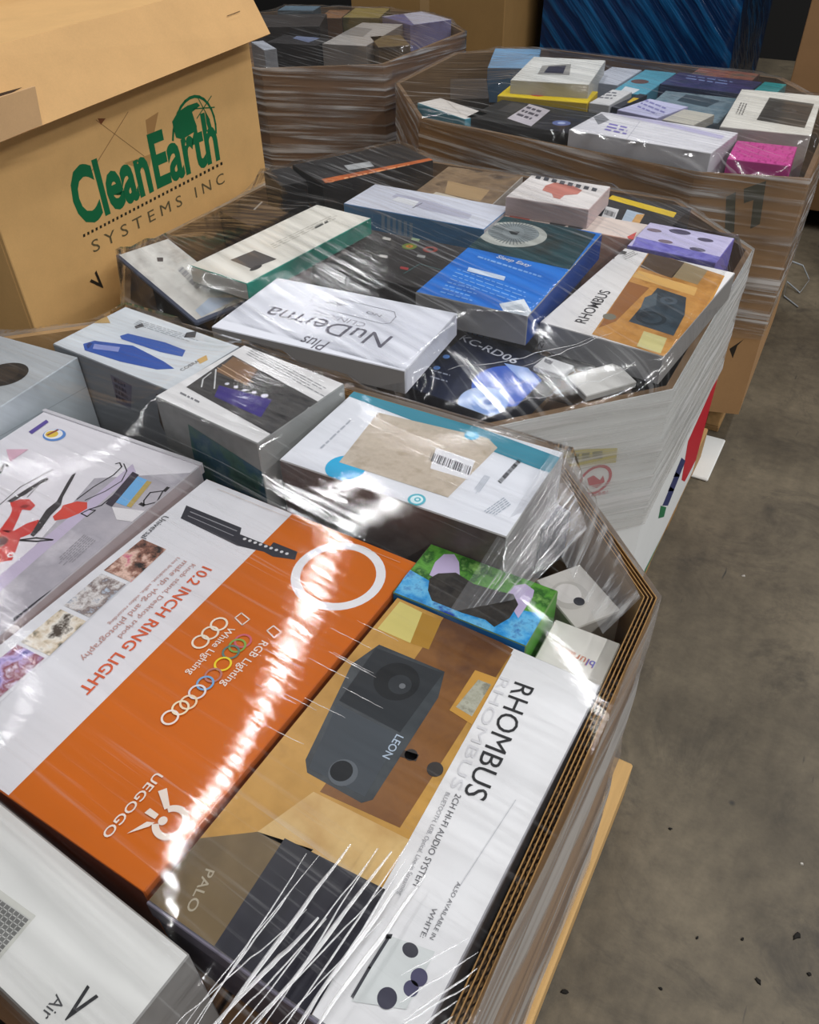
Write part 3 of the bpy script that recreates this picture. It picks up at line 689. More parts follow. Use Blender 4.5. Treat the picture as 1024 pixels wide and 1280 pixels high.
b2 = Box('mid', 'retail_box', 'brown edged box lying under the white lettered box', 'box', [(330, 352), (560, 408), (500, 482), (262, 412)], .895, .15, '#7d7264', '#6c6156', {}, G2, .0016, .03)
b = Box('mid', 'mailer_envelope', 'crumpled pale padded envelope propped beside the brown carton', 'envelope', [(144, 319), (215, 295), (306, 377), (247, 402)], (.945, .945, .885, .885), .016, photo('#c9c6c0', '#d4d2cc', '#b4b0aa', scale=12), '#5c6478', {}, G2, .005)
a = b.top.art('lettering').poly([(196, 322), (204, 322), (204, 327), (197, 327)], '#4a4240').bars((222, 338), (246, 362), (228, 333), '#7a7a80').poly([(262, 372), (300, 372), (252, 396), (244, 388)], '#b8c4d4').done('shipping label')
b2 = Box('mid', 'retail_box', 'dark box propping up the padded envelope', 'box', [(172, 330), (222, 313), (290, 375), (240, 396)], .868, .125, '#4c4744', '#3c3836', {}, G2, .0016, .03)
b = Box('mid', 'retail_box', 'long white and teal keyboard box with dark tablet picture', 'box', [(238, 330), (397, 256), (458, 271), (313, 358)], .955, .04, '#d8d5cc', '#2f8a78', {'left': '#c2beb6', 'near': '#2c8573'}, G2)
t = b.top
a = t.art('printed_picture').poly([(288, 325), (318, 313), (346, 324), (314, 336)], '#4a4645').up().circ((320, 335), (330, 333), '#2c2a2a', 0, 16, .4).done('dark tablet picture')
t.art('lettering').para((338, 306), (430, 262), (344, 312), 3, '#b4b0a6', 4, .3, .02).para((393, 284), (415, 273), (396, 288), 1, '#6a6a66', 8, .5, .02).done()
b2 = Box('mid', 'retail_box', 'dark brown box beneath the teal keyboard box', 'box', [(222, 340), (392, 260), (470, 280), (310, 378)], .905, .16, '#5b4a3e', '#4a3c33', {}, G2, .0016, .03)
b = Box('mid', 'retail_box', 'black gaming accessory box with small colourful printing', 'box', [(448, 282), (586, 312), (532, 362), (383, 329)], .905, .06, photo('#2a2725', '#322e2c', '#242120', scale=6), '#262322', {}, G2)
t = b.top
a = t.art('printed_picture').circ((468, 306), (490, 312), '#46423e', .8, 26).circ((512, 308), (520, 310), '#6a7a30', .3, 18).up().circ((512, 308), (516, 309), '#b87a2c', .3, 14).circ((538, 312), (546, 314), '#8a3a30', .5, 18)
for k, (x, y) in enumerate(((484, 298), (480, 320), (527, 320), (520, 299), (506, 335))): a.poly([(x - 5, y - 2), (x + 5, y), (x + 4, y + 3), (x - 6, y + 1)], ('#b9b5ae', '#c4c0ba', '#9a9a98', '#8aa078', '#a03c3c')[k])
a.line([(505, 342), (525, 330), (560, 340)], .002, '#557a7a'); a.done('colourful wheel print')
a = t.art('lettering').para((400, 316), (426, 304), (412, 330), 3, '#8a8680', 4, .4, .02).done('grey lettering')
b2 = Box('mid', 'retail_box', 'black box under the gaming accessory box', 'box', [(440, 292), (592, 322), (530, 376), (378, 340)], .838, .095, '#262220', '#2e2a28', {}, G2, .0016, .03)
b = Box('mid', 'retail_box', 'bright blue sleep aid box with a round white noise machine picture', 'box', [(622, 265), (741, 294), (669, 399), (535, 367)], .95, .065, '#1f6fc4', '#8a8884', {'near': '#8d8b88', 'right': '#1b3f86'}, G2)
t = b.top
t.art('printed_photo').poly([(626, 262), (745, 293), (712, 337), (580, 308)], photo('#1d3336', '#23444a', '#2a3230', scale=9)).done('dark bedside photo')
a = t.art('printed_machine').circ((641, 293), (682, 300), '#a9aca6', 0, 36, .92).up().circ((642, 291), (672, 297), '#7c8486', 0, 32, .9)
for k in range(36):
    c, s_ = math.cos(k * .1745), math.sin(k * .1745); a.up() if k == 0 else None
    a.line([(642 + 14 * c, 291 + 8 * s_), (642 + 28 * c, 291 + 15 * s_)], .0022, '#565e60')
a.poly([(636, 289), (650, 290), (646, 294), (639, 293)], '#2c3032'); a.done('round grey machine picture')
a = t.art('lettering').text('Sleep Easy', (620, 322), (662, 334), '#dfe8f4', 1.0, .012).para((598, 320), (680, 346), (596, 323), 1, '#7ca8dc', 2, .6, .01)
a.poly([(586, 334), (632, 346), (630, 351), (584, 339)], '#c9d4e0').para((572, 336), (676, 372), (560, 352), 4, '#6ea2de', 7, .25, .016).para((560, 352), (600, 363), (548, 368), 4, '#6ea2de', 9, .35, .012); a.done('white and pale blue lettering')
a = t.art('sticker').poly([(624, 380), (655, 374), (668, 396), (664, 404), (634, 396)], '#d4dade').up().poly([(632, 384), (652, 380), (660, 394), (640, 394)], '#b9c0c6').done('peeling white sticker')
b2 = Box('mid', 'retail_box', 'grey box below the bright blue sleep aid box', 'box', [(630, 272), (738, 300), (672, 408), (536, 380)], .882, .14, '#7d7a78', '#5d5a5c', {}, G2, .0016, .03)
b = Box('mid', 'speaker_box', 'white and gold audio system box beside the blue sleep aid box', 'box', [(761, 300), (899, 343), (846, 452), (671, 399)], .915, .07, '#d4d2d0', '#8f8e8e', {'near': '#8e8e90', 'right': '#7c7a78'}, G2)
t = b.top
t.art('printed_photo').poly([(812, 314), (906, 345), (851, 452), (740, 418)], photo('#a8763c', '#b98848', '#98682c', scale=10)).done('gold wood product photo')
a = t.art('printed_photo').poly([(812, 316), (856, 328), (840, 348), (800, 334)], '#4c3c2c').poly([(856, 328), (885, 338), (872, 356), (840, 346)], '#8a7a5c').poly([(798, 338), (872, 360), (868, 370), (790, 346)], '#c9a05c').poly([(786, 352), (812, 360), (770, 402), (748, 410)], '#8a5a30')
a.up().poly([(805, 414), (834, 423), (826, 442), (796, 433)], '#b9b27c').circ((762, 396), (770, 398), '#6c6a5c', 0, 14); a.done()
a = t.art('printed_speaker').poly([(822, 360), (858, 372), (856, 394), (842, 420), (786, 402)], photo('#263440', '#34424c', '#1e2830', scale=14)).up().circ((814, 398), (832, 403), '#1c2830', .7, 22).circ((836, 376), (846, 379), '#46525c', .5, 18).poly([(806, 372), (822, 366), (820, 382), (800, 388)], '#4c5860').done('dark speaker picture')
a = t.art('lettering').text('RHOMBUS', (732, 405), (764, 365), '#3c3a3c', .95, .006).poly([(763, 316), (770, 312), (768, 324), (762, 322)], '#3a3836').poly([(772, 312), (784, 315), (782, 318), (772, 318)], '#4a4846').para((778, 320), (796, 312), (782, 326), 3, '#8a8886', 3, .4, .005); a.done('black lettering')
b.near.art('lettering').text('ZWEI', (677, 436), (688, 416), '#4a4a4c', .8, .02).poly([(836, 460), (842, 462), (838, 476), (832, 474)], '#2a2a2c').done()
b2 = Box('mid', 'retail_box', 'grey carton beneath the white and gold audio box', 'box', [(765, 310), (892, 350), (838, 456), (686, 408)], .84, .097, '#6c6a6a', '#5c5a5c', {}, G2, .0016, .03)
b = Box('mid', 'retail_box', 'dark navy box with a glowing blue disc picture', 'box', [(563, 402), (724, 464), (630, 526), (510, 485)], (.86, .86, .845, .845), .06, photo('#171b28', '#20263a', '#1a1c24', scale=6), '#1c1e28', {}, G2)
t = b.top
a = t.art('printed_machine').circ((634, 482), (676, 492), '#2d55b4', 0, 34).up().poly([(630, 454), (660, 460), (678, 482), (650, 474)], '#8aa4d8').circ((604, 502), (634, 508), '#9fb6dc', 0, 30).up().circ((612, 504), (634, 508), '#7f9ed4', 0, 28).up().circ((612, 504), (626, 506), '#b4c4e0', 0, 24).up().circ((610, 503), (616, 504), '#4a6cae', 0, 16).done('blue disc machine picture')
a = t.art('lettering').text('KC-RD06', (573, 424), (643, 455), '#c9ccd6', .8, .01).para((585, 412), (622, 422), (584, 418), 1, '#6c96c4', 3, .7, .01).para((540, 462), (568, 470), (536, 478), 2, '#8a90a0', 3, .2, .01).circ((558, 446), (562, 447), '#5a86c8', 0, 12).circ((546, 460), (550, 461), '#5a86c8', 0, 12); a.done('pale lettering')
Box('mid', 'retail_box', 'small white packet lying by the grey side of the audio box', 'box', [(712, 468), (769, 453), (803, 481), (738, 506)], (.87, .87, .86, .86), .015, '#c6c5c1', '#a9a8a4', {}, G2)
b = Box('mid', 'retail_box', 'thin white strip packet over the navy disc box', 'box', [(682, 443), (726, 462), (716, 478), (672, 456)], .872, .01, '#bfc0c0', '#9a9a9a', {}, G2)
b.top.art('lettering').poly([(682, 448), (692, 452), (688, 456), (680, 452)], '#5c5c60').done()
b = Box('mid', 'retail_box', 'long white box with blue front and a white wand picture', 'box', [(468, 226), (632, 262), (600, 292), (444, 251)], .90, .07, '#ccd0dc', '#4478a8', {'near': '#5f94c4', 'right': '#d0d0d4'}, G2)
t = b.top
a = t.art('printed_wand').poly([(490, 246), (496, 242), (540, 252), (590, 268), (586, 274), (530, 262)], '#b0b2c4').up().line([(516, 260), (528, 254)], .003, '#4c4c58').poly([(498, 246), (524, 252), (518, 258), (490, 250)], '#dcdfe8').done('pale wand picture')
a = b.near.art('printed_picture')
for k in range(6): a.poly([(477 + 7 * k, 268 + 2 * k), (481 + 7 * k, 269 + 2 * k), (481 + 7 * k, 287 + 2 * k), (477 + 7 * k, 286 + 2 * k)], '#9ab4cc')
a.done('row of pale bars')
b = Box('mid', 'retail_box', 'long black box with an orange edge stripe at the bin rear', 'box', [(360, 203), (500, 183), (546, 199), (404, 230)], .93, .085, photo('#22201f', '#2c2a2a', '#1c1a1a', scale=8), '#1e1c1b', {'near': '#241f1c'}, G2)
a = b.top.art('edge_band').poly([(546, 199), (540, 197), (402, 224), (408, 230)], '#b5602e').up().circ((412, 226), (418, 227), '#c87a48', .5, 14).para((430, 222), (530, 202), (432, 226), 1, '#e0a070', 4, .6, .02).done('orange edge stripe')
b.top.art('sticker').poly([(430, 207), (462, 202), (468, 208), (436, 213)], '#a9abac').done('pale sticker')
b = Box('mid', 'retail_box', 'charcoal box with pale label near the bin rear rim', 'box', [(336, 214), (388, 203), (408, 220), (346, 234)], .92, .12, '#2d2b2b', '#242222', {}, G2)
b.top.art('sticker').poly([(374, 208), (392, 204), (410, 212), (388, 218)], '#9c9e9f').done('pale sticker')
b = Box('mid', 'retail_box', 'dark brown box lying in the left hollow of the white printed bin', 'box', [(278, 260), (345, 241), (388, 254), (310, 288)], .85, .10, '#3b312c', '#302824', {}, G2)
b.top.art('lettering').line([(318, 262), (330, 250)], .006, '#a8a49e').done()
b = Box('mid', 'retail_box', 'white sided box with tan bowl picture behind the white wand box', 'box', [(552, 204), (642, 222), (618, 262), (528, 240)], .88, .12, photo('#6a5846', '#8a745a', '#4c3e32', scale=12), '#b9b4ac', {}, G2)
a = b.top.art('printed_picture').poly([(545, 240), (618, 258), (614, 264), (536, 246)], '#c8bfae').poly([(560, 226), (612, 238), (600, 252), (556, 242)], '#a58a64').done('tan bowl picture')
b = Box('mid', 'retail_box', 'white box with reddish blob print and a row of dark squares', 'box', [(664, 215), (755, 236), (741, 263), (638, 246)], .945, .05, '#d8d3d0', '#c2b0ae', {}, G2)
t = b.top
a = t.art('printed_picture').poly([(682, 232), (694, 228), (716, 232), (728, 238), (722, 243), (706, 244), (700, 249), (692, 247), (690, 242), (678, 238)], '#b8776a').done('reddish blob')
a = t.art('printed_picture')
for k in range(8): a.poly([(671 + 10 * k, 219 + 2.2 * k), (677 + 10 * k, 220.4 + 2.2 * k), (675 + 10 * k, 224.4 + 2.2 * k), (669 + 10 * k, 223 + 2.2 * k)], '#4a4a4e')
a.done('row of dark squares')
b = Box('mid', 'retail_box', 'peach and white box beneath the white blob print box', 'box', [(648, 246), (800, 286), (784, 318), (632, 276)], .895, .15, '#d6c8be', '#c8a08e', {}, G2)
b.top.art('printed_picture').poly([(640, 266), (664, 272), (660, 278), (636, 272)], '#c86a5c').circ((698, 280), (708, 282), '#4a4a48', 0, 16).circ((720, 284), (729, 286), '#4a4a48', 0, 16).poly([(784, 296), (796, 290), (790, 304)], '#c8544c').done()
b = Box('mid', 'retail_box', 'black box with a yellow band and small stickers', 'box', [(766, 238), (852, 262), (838, 294), (744, 268)], .885, .10, '#2c2a2b', '#242223', {}, G2)
a = b.top.art('edge_band').poly([(762, 243), (846, 266), (842, 272), (758, 248)], '#d8b820').done('yellow band')
a = b.top.art('sticker').poly([(758, 258), (774, 262), (768, 276), (752, 271)], '#c8c8c8').up().bars((757, 262), (770, 266), (755, 268), '#333336', 10).poly([(784, 262), (806, 268), (796, 284), (776, 278)], '#a8b8c8').up().poly([(796, 268), (806, 268), (798, 282), (788, 280)], '#c89a5c').done('white and blue stickers')
b = Box('mid', 'retail_box', 'lavender box with several dark shapes pictured', 'box', [(808, 274), (912, 300), (897, 332), (795, 306)], .915, .16, '#b9b4d0', '#6a62a8', {'near': photo('#5c54a0', '#7a74b8', '#4a4488', scale=14)}, G2)
a = b.top.art('printed_picture').poly([(796, 296), (904, 322), (896, 334), (790, 308)], photo('#5a54a4', '#7c78bc', '#4a468c', scale=16)).up()
for x, y, w_ in ((818, 288, 9), (850, 290, 14), (882, 300, 10), (872, 312, 10), (832, 302, 9)): a.circ((x, y), (x + w_, y + 2), '#4a4458' if w_ > 9 else '#7a6a72', 0, 16, .55)
a.done('dark shapes picture')
# ------------------------------------------------------------------ contents of the pink box bin
G3 = 'retail boxes in the pink box bin'
def B3(label, c, z, d, top, side=None, sides={}): return Box('back', 'retail_box', label, 'box', c, z, d, top, side, sides, G3)
b = B3('white box with a rounded dark square device picture', [(669, 70), (752, 76), (742, 106), (637, 100)], .99, .13, '#cfcfcb', '#a5a4a0')
b.top.art('printed_picture').poly([(678, 82), (714, 80), (712, 94), (672, 93)], '#8f8d88').up().poly([(686, 83), (708, 82), (704, 92), (680, 91)], '#2b2838').done('dark square device picture')
b = B3('bright yellow box with a small red mark', [(640, 104), (742, 116), (738, 130), (624, 119)], .945, .14, '#d6bb16', '#b89c14')
b.top.art('printed_mark').circ((672, 119), (680, 120), '#c84a20', 0, 14, .7).done('red mark')
b = B3('black box with white label and blue glowing lamp picture', [(628, 118), (748, 144), (720, 174), (606, 144)], .935, .13, '#22211f', '#2a2826')
b.top.art('printed_label').poly([(662, 130), (688, 138), (664, 158), (634, 148)], '#b4aeb4').up().para((660, 133), (682, 140), (642, 146), 3, '#4a4650', 3, .5, .02).poly([(640, 128), (660, 132), (640, 142), (622, 138)], '#3c3a3a').done('white label')
b.top.art('printed_lamp').poly([(686, 140), (735, 152), (716, 174), (668, 160)], '#1b1b24').up().circ((702, 154), (712, 156), '#5a6aa0', 0, 14).up().circ((702, 154), (706, 155), '#a9b8dc', 0, 10).done('glowing lamp picture')
b = B3('long white box with pale lilac lettering beside the pink box', [(751, 133), (907, 171), (892, 195), (722, 161)], .965, .16, '#d3d2d6', '#b4b4b8')
b.top.art('printed_picture').poly([(742, 146), (752, 142), (762, 150), (748, 156)], '#7c7c80').para((762, 154), (790, 160), (754, 164), 3, '#7a72b0', 3, .5, .03).line([(800, 152), (782, 176)], .002, '#b0b0b8').poly([(756, 134), (906, 170), (902, 174), (752, 139)], '#bcb8d0').done('lilac lettering')
B3('magenta pink box beside the long white box', [(908, 171), (1000, 187), (986, 203), (894, 201)], .945, .14, photo('#b03080', '#c04a92', '#98206a', scale=30, stretch=(4, 1, 1)), '#a02c74')
b = B3('white box with a dark grey square device pictured', [(930, 111), (1034, 121), (1008, 167), (896, 160)], .965, .16, '#cfccc4', '#a8a49c')
b.top.art('printed_device').poly([(962, 122), (1018, 130), (1006, 160), (946, 150)], photo('#3a3632', '#46423c', '#302c2a', scale=8)).up().circ((982, 138), (996, 140), '#4c4844', .6, 18).done('dark grey device picture')
b.top.art('lettering').para((926, 128), (918, 146), (936, 130), 3, '#77746e', 3, .5, .02).done()
b = B3('dark navy purple box lying across the far boxes', [(846, 88), (946, 104), (934, 120), (834, 104)], .94, .14, photo('#23264a', '#3a3460', '#1c2440', scale=10), '#1f2240')
b.top.art('lettering').para((860, 94), (930, 104), (856, 100), 2, '#6a78a0', 3, .4, .03).done()
B3('teal box at the far end of the navy purple box', [(946, 100), (980, 106), (972, 118), (938, 114)], .935, .13, '#1f7f80', '#186264')
b = B3('teal and white box with brown mug picture', [(800, 86), (848, 92), (822, 122), (774, 114)], .935, .13, '#4f93a8', '#3c7486')
b.top.art('printed_picture').circ((800, 102), (811, 103), '#5c3c34', 0, 16).poly([(782, 108), (800, 112), (790, 118), (776, 114)], '#c8ccd0').done('brown mug picture')
b = B3('grey blue box with dark product photo under the white packets', [(832, 112), (928, 124), (908, 156), (800, 142)], .925, .12, photo('#5c7480', '#7a8c94', '#44545c', scale=12), '#5c6a70')
b.top.art('printed_picture').poly([(858, 118), (900, 126), (884, 134), (846, 126)], '#33424a').done()
b = B3('small white packet with grey print behind the long white box', [(750, 110), (786, 114), (764, 134), (734, 126)], .945, .14, '#c9c8c8', '#a4a4a4')
b.top.art('lettering').para((752, 114), (776, 116), (744, 124), 3, '#6a6a70', 3, .45, .015).done()
b = B3('small black packet with a yellow patch', [(786, 114), (812, 120), (790, 138), (766, 132)], .94, .135, '#28282c', '#202024')
b.top.art('printed_mark').poly([(792, 122), (804, 124), (796, 131), (784, 128)], '#c8a820').done('yellow patch')
b = B3('lavender white card packet among the small packets', [(808, 120), (848, 134), (824, 150), (786, 138)], .955, .028, '#b9b9d4', '#9a98b8')
b.top.art('lettering').para((806, 124), (836, 136), (794, 136), 3, '#7a78a8', 5, .4, .02).done()
B3('cream flat packet resting beside the lavender packet', [(852, 134), (884, 144), (872, 158), (836, 150)], .955, .028, '#b8b4a8', '#98948a')
b = B3('small white and teal box leaning at the bin corner', [(559, 119), (593, 144), (571, 152), (540, 128)], .935, .05, '#cfcac4', '#4a8a9c')
b.top.art('lettering').line([(558, 126), (576, 142)], .003, '#a8a49e').done()
B3('pale blue box at the rear rim of the pink box bin', [(622, 62), (682, 60), (666, 86), (606, 84)], .94, .13, '#6f97b8', '#4c6f8e')
B3('dark brown box in the shaded corner by the small teal box', [(560, 100), (620, 96), (606, 124), (566, 122)], .90, .10, '#3a3430', '#2c2826')
B3('lilac white box behind the brown mug box', [(758, 82), (800, 88), (778, 108), (744, 102)], .94, .14, '#aeb2bc', '#8a8e98')
B3('reddish brown box at the far rim beside the navy box', [(874, 83), (946, 93), (942, 102), (868, 92)], .935, .13, photo('#6a3a34', '#8a5a48', '#4c5048', scale=20), '#4c342e')
# orphan wide support cartons keep the small packets level
# ------------------------------------------------------------------ contents of the bin beside the logo carton
G4 = 'retail boxes in the bin beside the logo carton'
def B4(label, c, z, d, top, side=None, sides={}): return Box('left', 'retail_box', label, 'box', c, z, d, top, side, sides, G4)
B4('long dark box at the left of the far brown bin', [(320, 16), (404, 20), (402, 32), (324, 34)], .97, .14, '#37312e', '#2c2725')
b = B4('flat black box with blue and white label', [(362, 38), (412, 46), (398, 58), (344, 52)], .945, .11, '#2a2727', '#232020')
b.top.art('printed_label').poly([(376, 42), (400, 48), (386, 53), (366, 48)], '#6a7490').done('blue and white label')
b = B4('pale grey box with a grey square print, beside the flat black box', [(424, 26), (488, 31), (468, 60), (402, 52)], .945, .11, '#9d9893', '#7d7874')
b.top.art('printed_picture').poly([(428, 32), (466, 36), (454, 46), (416, 42)], '#7c7874').done()
b = B4('purple and white box tilted at the rim of the far brown bin', [(478, 23), (530, 12), (548, 24), (494, 36)], .95, .115, '#aaa9b6', '#6e6c92')
b.top.art('printed_picture').poly([(474, 23), (504, 17), (520, 33), (492, 40)], '#615f86').done('purple printed half')
B4('brown olive box beside the purple and white box', [(476, 47), (518, 41), (508, 55), (464, 61)], .945, .11, photo('#54442f', '#6a5a3c', '#4a3828', scale=9), '#4a3c2c')
B4('small pale blue packet by the tall logo carton', [(322, 52), (342, 49), (342, 60), (324, 64)], .945, .11, '#a4a8b0', '#84888e')
B4('orange brown patterned box behind the black labelled box', [(408, 12), (434, 13), (430, 23), (404, 22)], .945, .11, '#85603f', '#5c4430')
B4('olive yellow box at the rear of the far brown bin', [(438, 9), (482, 11), (478, 23), (434, 21)], .945, .11, '#857642', '#54502e')
B4('blue grey box at the rear left of the far brown bin', [(356, 5), (396, 8), (394, 14), (354, 12)], .945, .11, '#5f7584', '#44545e')

# ------------------------------------------------------------------ print on the white bin and back bin
def panel_face(root, P, i, z0, z1):
    a = Vector((*P[i], z0)); e = Vector((*P[(i + 1) % 8], z0)); ex = (e - a); L = ex.length
    return Face(root, a, ex.normalized(), Vector((0, 0, 1)), L, z1 - z0)
f = panel_face(mid_root, PM, 2, .13, .85)
a = f.art('printed_emblem').poly([(897, 470), (894, 512), (884, 548), (856, 602), (852, 600), (860, 552)], '#b3182a').done('red leaf shaped print')
a = f.art('printed_emblem')
for k in range(3): a.poly([(852 - 7 * k, 572 + 18 * k), (857 - 7 * k, 576 + 18 * k), (849 - 7 * k, 596 + 18 * k), (842 - 7 * k, 596 + 18 * k)], '#26305e')
a.poly([(826, 632), (833, 634), (830, 646), (823, 648)], '#1d6a44'); a.done('navy letters')
a = f.art('printed_stripe').line([(884, 560), (806, 714)], .018, '#2c7a58').line([(890, 560), (812, 716)], .012, '#4c8a70').done('green base stripes')
f = panel_face(mid_root, PM, 1, .13, .85)
a = f.art('printed_banner').poly([(706, 562), (772, 560), (770, 578), (704, 584)], '#b9ad5a').up().para((712, 568), (764, 562), (712, 580), 1, '#6c6a3a', 3, .8, .02).done('yellow banner print')
a = f.art('printed_emblem').circ((744, 600), (761, 604), '#b03a48', .82, 26).poly([(734, 598), (742, 594), (750, 600), (754, 594), (756, 602), (746, 610), (736, 606)], '#b03a48').para((736, 618), (760, 613), (736, 624), 1, '#b8707a', 2, .6, .012).done('red round emblem')
f = None
for i in (1, 2):
    f = panel_face(back_root, PB, i, .13, .92)
    a = f.art('printed_mark').poly([(908, 246), (920, 240), (918, 290), (906, 292)], '#4c4a3c').poly([(930, 236), (958, 226), (950, 280), (938, 286), (942, 250), (930, 254)], '#4c4a3c').poly([(912, 436), (930, 424), (922, 432), (916, 448)], '#2c2620')
    a.done('dark printed letters')

# ------------------------------------------------------------------ tall logo carton
P0 = Vector((-1.69, 1.097, 0)); P1 = Vector((-1.80, 2.188, 0)); ZT = 1.36
ex = (P1 - P0).normalized(); L = (P1 - P0).length; ey = Vector((0, 0, 1)); nx = Vector((ex.y, -ex.x, 0)); DEP = .80
cen = (P0 + P1) / 2 - nx * DEP / 2
ck = card('#c59c63')
big = empty('bulk_carton', frame(cen, ex, -nx, ey), 'tall brown carton with green and black printed logo', 'box')
boxmesh('pallet_base', (-L / 2 + .01, -DEP / 2 + .01, 0), (L / 2 - .01, DEP / 2 - .01, .10), wood('#8d6c42'), big, .003)
def wallp(lo, hi): return boxmesh('side_panel', lo, hi, ck, big, .002)
T_ = .012
wallp((-L / 2, -DEP / 2, .10), (L / 2, -DEP / 2 + T_, ZT)); wallp((-L / 2, DEP / 2 - T_, .10), (L / 2, DEP / 2, ZT + .03))
wallp((-L / 2, -DEP / 2 + T_, .10), (-L / 2 + T_, DEP / 2 - T_, ZT)); wallp((L / 2 - T_, -DEP / 2 + T_, .10), (L / 2, DEP / 2 - T_, ZT))
boxmesh('lid_panel', (-L / 2 + T_, -DEP / 2 + T_, ZT - .05), (L / 2 - T_, DEP / 2 - T_, ZT - .04), ck, big, .001)
# front flap folded outward and down
def local(p): return big.matrix_world.inverted() @ p
lowA = at(-62, 204, 1.19); 
def onf(px, py, out):                     # a point on the vertical plane 'out' metres in front of the face
    d = ray(px, py); t_ = ((P0 + nx * out - CAM).dot(nx)) / d.dot(nx); return CAM + d * t_
h0 = P0 + ey * ZT - ex * .012; h1 = P1 + ey * ZT + ex * .012
l0 = onf(-70, 206, .085); l1 = onf(338, 42, .085)
mids = [h0.lerp(h1, .12), l0.lerp(l1, .27)]
v = [h0, h1, l1, l0]; nfl = (h1 - h0).cross(l0 - h0).normalized(); nfl = nfl if nfl.dot(nx) > 0 else -nfl
vv = [local(p) for p in v] + [local(p - nfl * .008) for p in v]
mesh('front_flap', vv, [(0, 3, 2, 1), (4, 5, 6, 7), (0, 1, 5, 4), (1, 2, 6, 5), (2, 3, 7, 6), (3, 0, 4, 7)], card('#c69d68'), None, big)
# staples and torn tab on the flap
ff = Face(big, l0 + nfl * .0005, (l1 - l0).normalized(), nfl.cross((l1 - l0).normalized()) if nfl.cross((l1 - l0).normalized()).z > 0 else -nfl.cross((l1 - l0).normalized()), (l1 - l0).length, (h0 - l0).length)
if ff.n.dot(nfl) < 0: ff.n = -ff.n
ff.art('staple').line([(284, 20), (300, 14)], .002, '#6a5236').done()
ff.art('slit').poly([(-5, 118), (28, 109), (0, 124)], '#3c2a1a').done('dark slit')
tab = [onf(x, y, .10) for x, y in ((-20, 128), (44, 108), (53, 156), (-20, 186))]
mesh('torn_tab', [local(p) for p in tab] + [local(p - nx * .006) for p in tab], [(0, 3, 2, 1), (4, 5, 6, 7), (0, 1, 5, 4), (1, 2, 6, 5), (2, 3, 7, 6), (3, 0, 4, 7)], card('#b8946a'), None, big)
# back flap standing up
v = [P0 - nx * DEP + ey * ZT, P1 - nx * DEP + ey * ZT, P1 - nx * (DEP + .10) + ey * (ZT + .30), P0 - nx * (DEP + .10) + ey * (ZT + .30)]
mesh('back_flap', [local(p) for p in v] + [local(p - nx * .008) for p in v], [(0, 1, 2, 3), (7, 6, 5, 4), (0, 4, 5, 1), (1, 5, 6, 2), (2, 6, 7, 3), (3, 7, 4, 0)], card('#9a7448'), None, big)
fc = Face(big, P0 + ey * .10, ex, ey, L, ZT - .10)
GR = '#17613c'
fc.art('scratch').line([(112, 218), (160, 140)], .002, '#8f6c44').line([(120, 150), (180, 195)], .002, '#8f6c44').poly([(182, 150), (198, 140), (190, 180), (186, 186)], '#a27a4c').poly([(155, 204), (190, 192), (186, 214)], '#a8824f').poly([(122, 148), (132, 148), (126, 156)], '#7c4a2c').done('brown tape scar')
a = fc.art('lettering').text('Clean', (100, 283), (192, 236), GR, 1.42, .035).text('Earth', (196, 234), (275, 197), GR, 1.28, .03); a.done('bold green lettering')
a = fc.art('dotted_line')
for k in range(34):
    x, y = 105 + 5.2 * k, 294 - 2.72 * k; a.poly([(x - 1.4, y - 1), (x + 1.2, y - 2), (x + 1.6, y + 1.6), (x - 1, y + 2.6)], '#2c2a1e')
a.done()
a = fc.art('lettering').text('S Y S T E M S   I N C', (117, 316), (281, 228), '#5a5038', .62); a.small = True; a.done('thin dark lettering')
a = fc.art('globe_logo')
pts = [(214, 188)]
for k in range(0, 15):
    th = math.pi - k * math.pi / 14; pts.append((241 + 27 * math.cos(th) + 2, 178 - 50 * math.sin(th) - 3 - 9 * (k / 14)))
a.line(pts[1:], .008, GR)
a.up().poly([(215, 152), (222, 140), (234, 132), (246, 128), (250, 132), (240, 140), (243, 150), (246, 158), (244, 164), (228, 174), (220, 172), (217, 162)], GR)
a.poly([(256, 138), (262, 150), (266, 164), (262, 166), (258, 154)], GR)
a.line([(246, 120), (262, 150)], .003, GR).line([(264, 120), (246, 148)], .003, GR).line([(242, 136), (268, 134)], .003, GR)
a.done('green globe with a star')
fc.art('lettering').text('V', (124, 366), (132, 352), '#2a2620', 1.2, .03).done()

# ------------------------------------------------------------------ stock behind
def stack(label, x0, x1, y0, y1, z1, m, rows=1, nm='shipping_carton', wood_base=True, grp='stock behind the bins'):
    cx, cy = (x0 + x1) / 2, (y0 + y1) / 2
    r = empty(nm, Matrix.Translation((cx, cy, 0)), label, 'box', grp); zb = 0
    if wood_base:
        for k in (-1, 0, 1): boxmesh('runner', (k * (x1 - x0) * .42 - .04, y0 - cy, 0), (k * (x1 - x0) * .42 + .04, y1 - cy, .10), wood('#7d6040'), r, .002)
        zb = .10
    boxmesh('carton', (x0 - cx, y0 - cy, zb), (x1 - cx, y1 - cy, z1), m, r, .004)
    boxmesh('tape', (-.03, y0 - cy - .001, zb + .02), (.03, y0 - cy + .0005, z1 - .002), M('#a0825a', .3), r, 0)
    return r
stack('tall tan carton behind the bin beside the logo carton', -3.0, -2.02, 4.62, 5.4, 1.75, card('#8a6a3c'))
stack('tall brown carton to the right of the blue wrapped load', -.52, .45, 4.75, 5.6, 1.9, card('#8a6844'))
stack('dark brown carton standing behind the pink box bin', .02, .72, 4.12, 4.7, .85, card('#5a4230'))
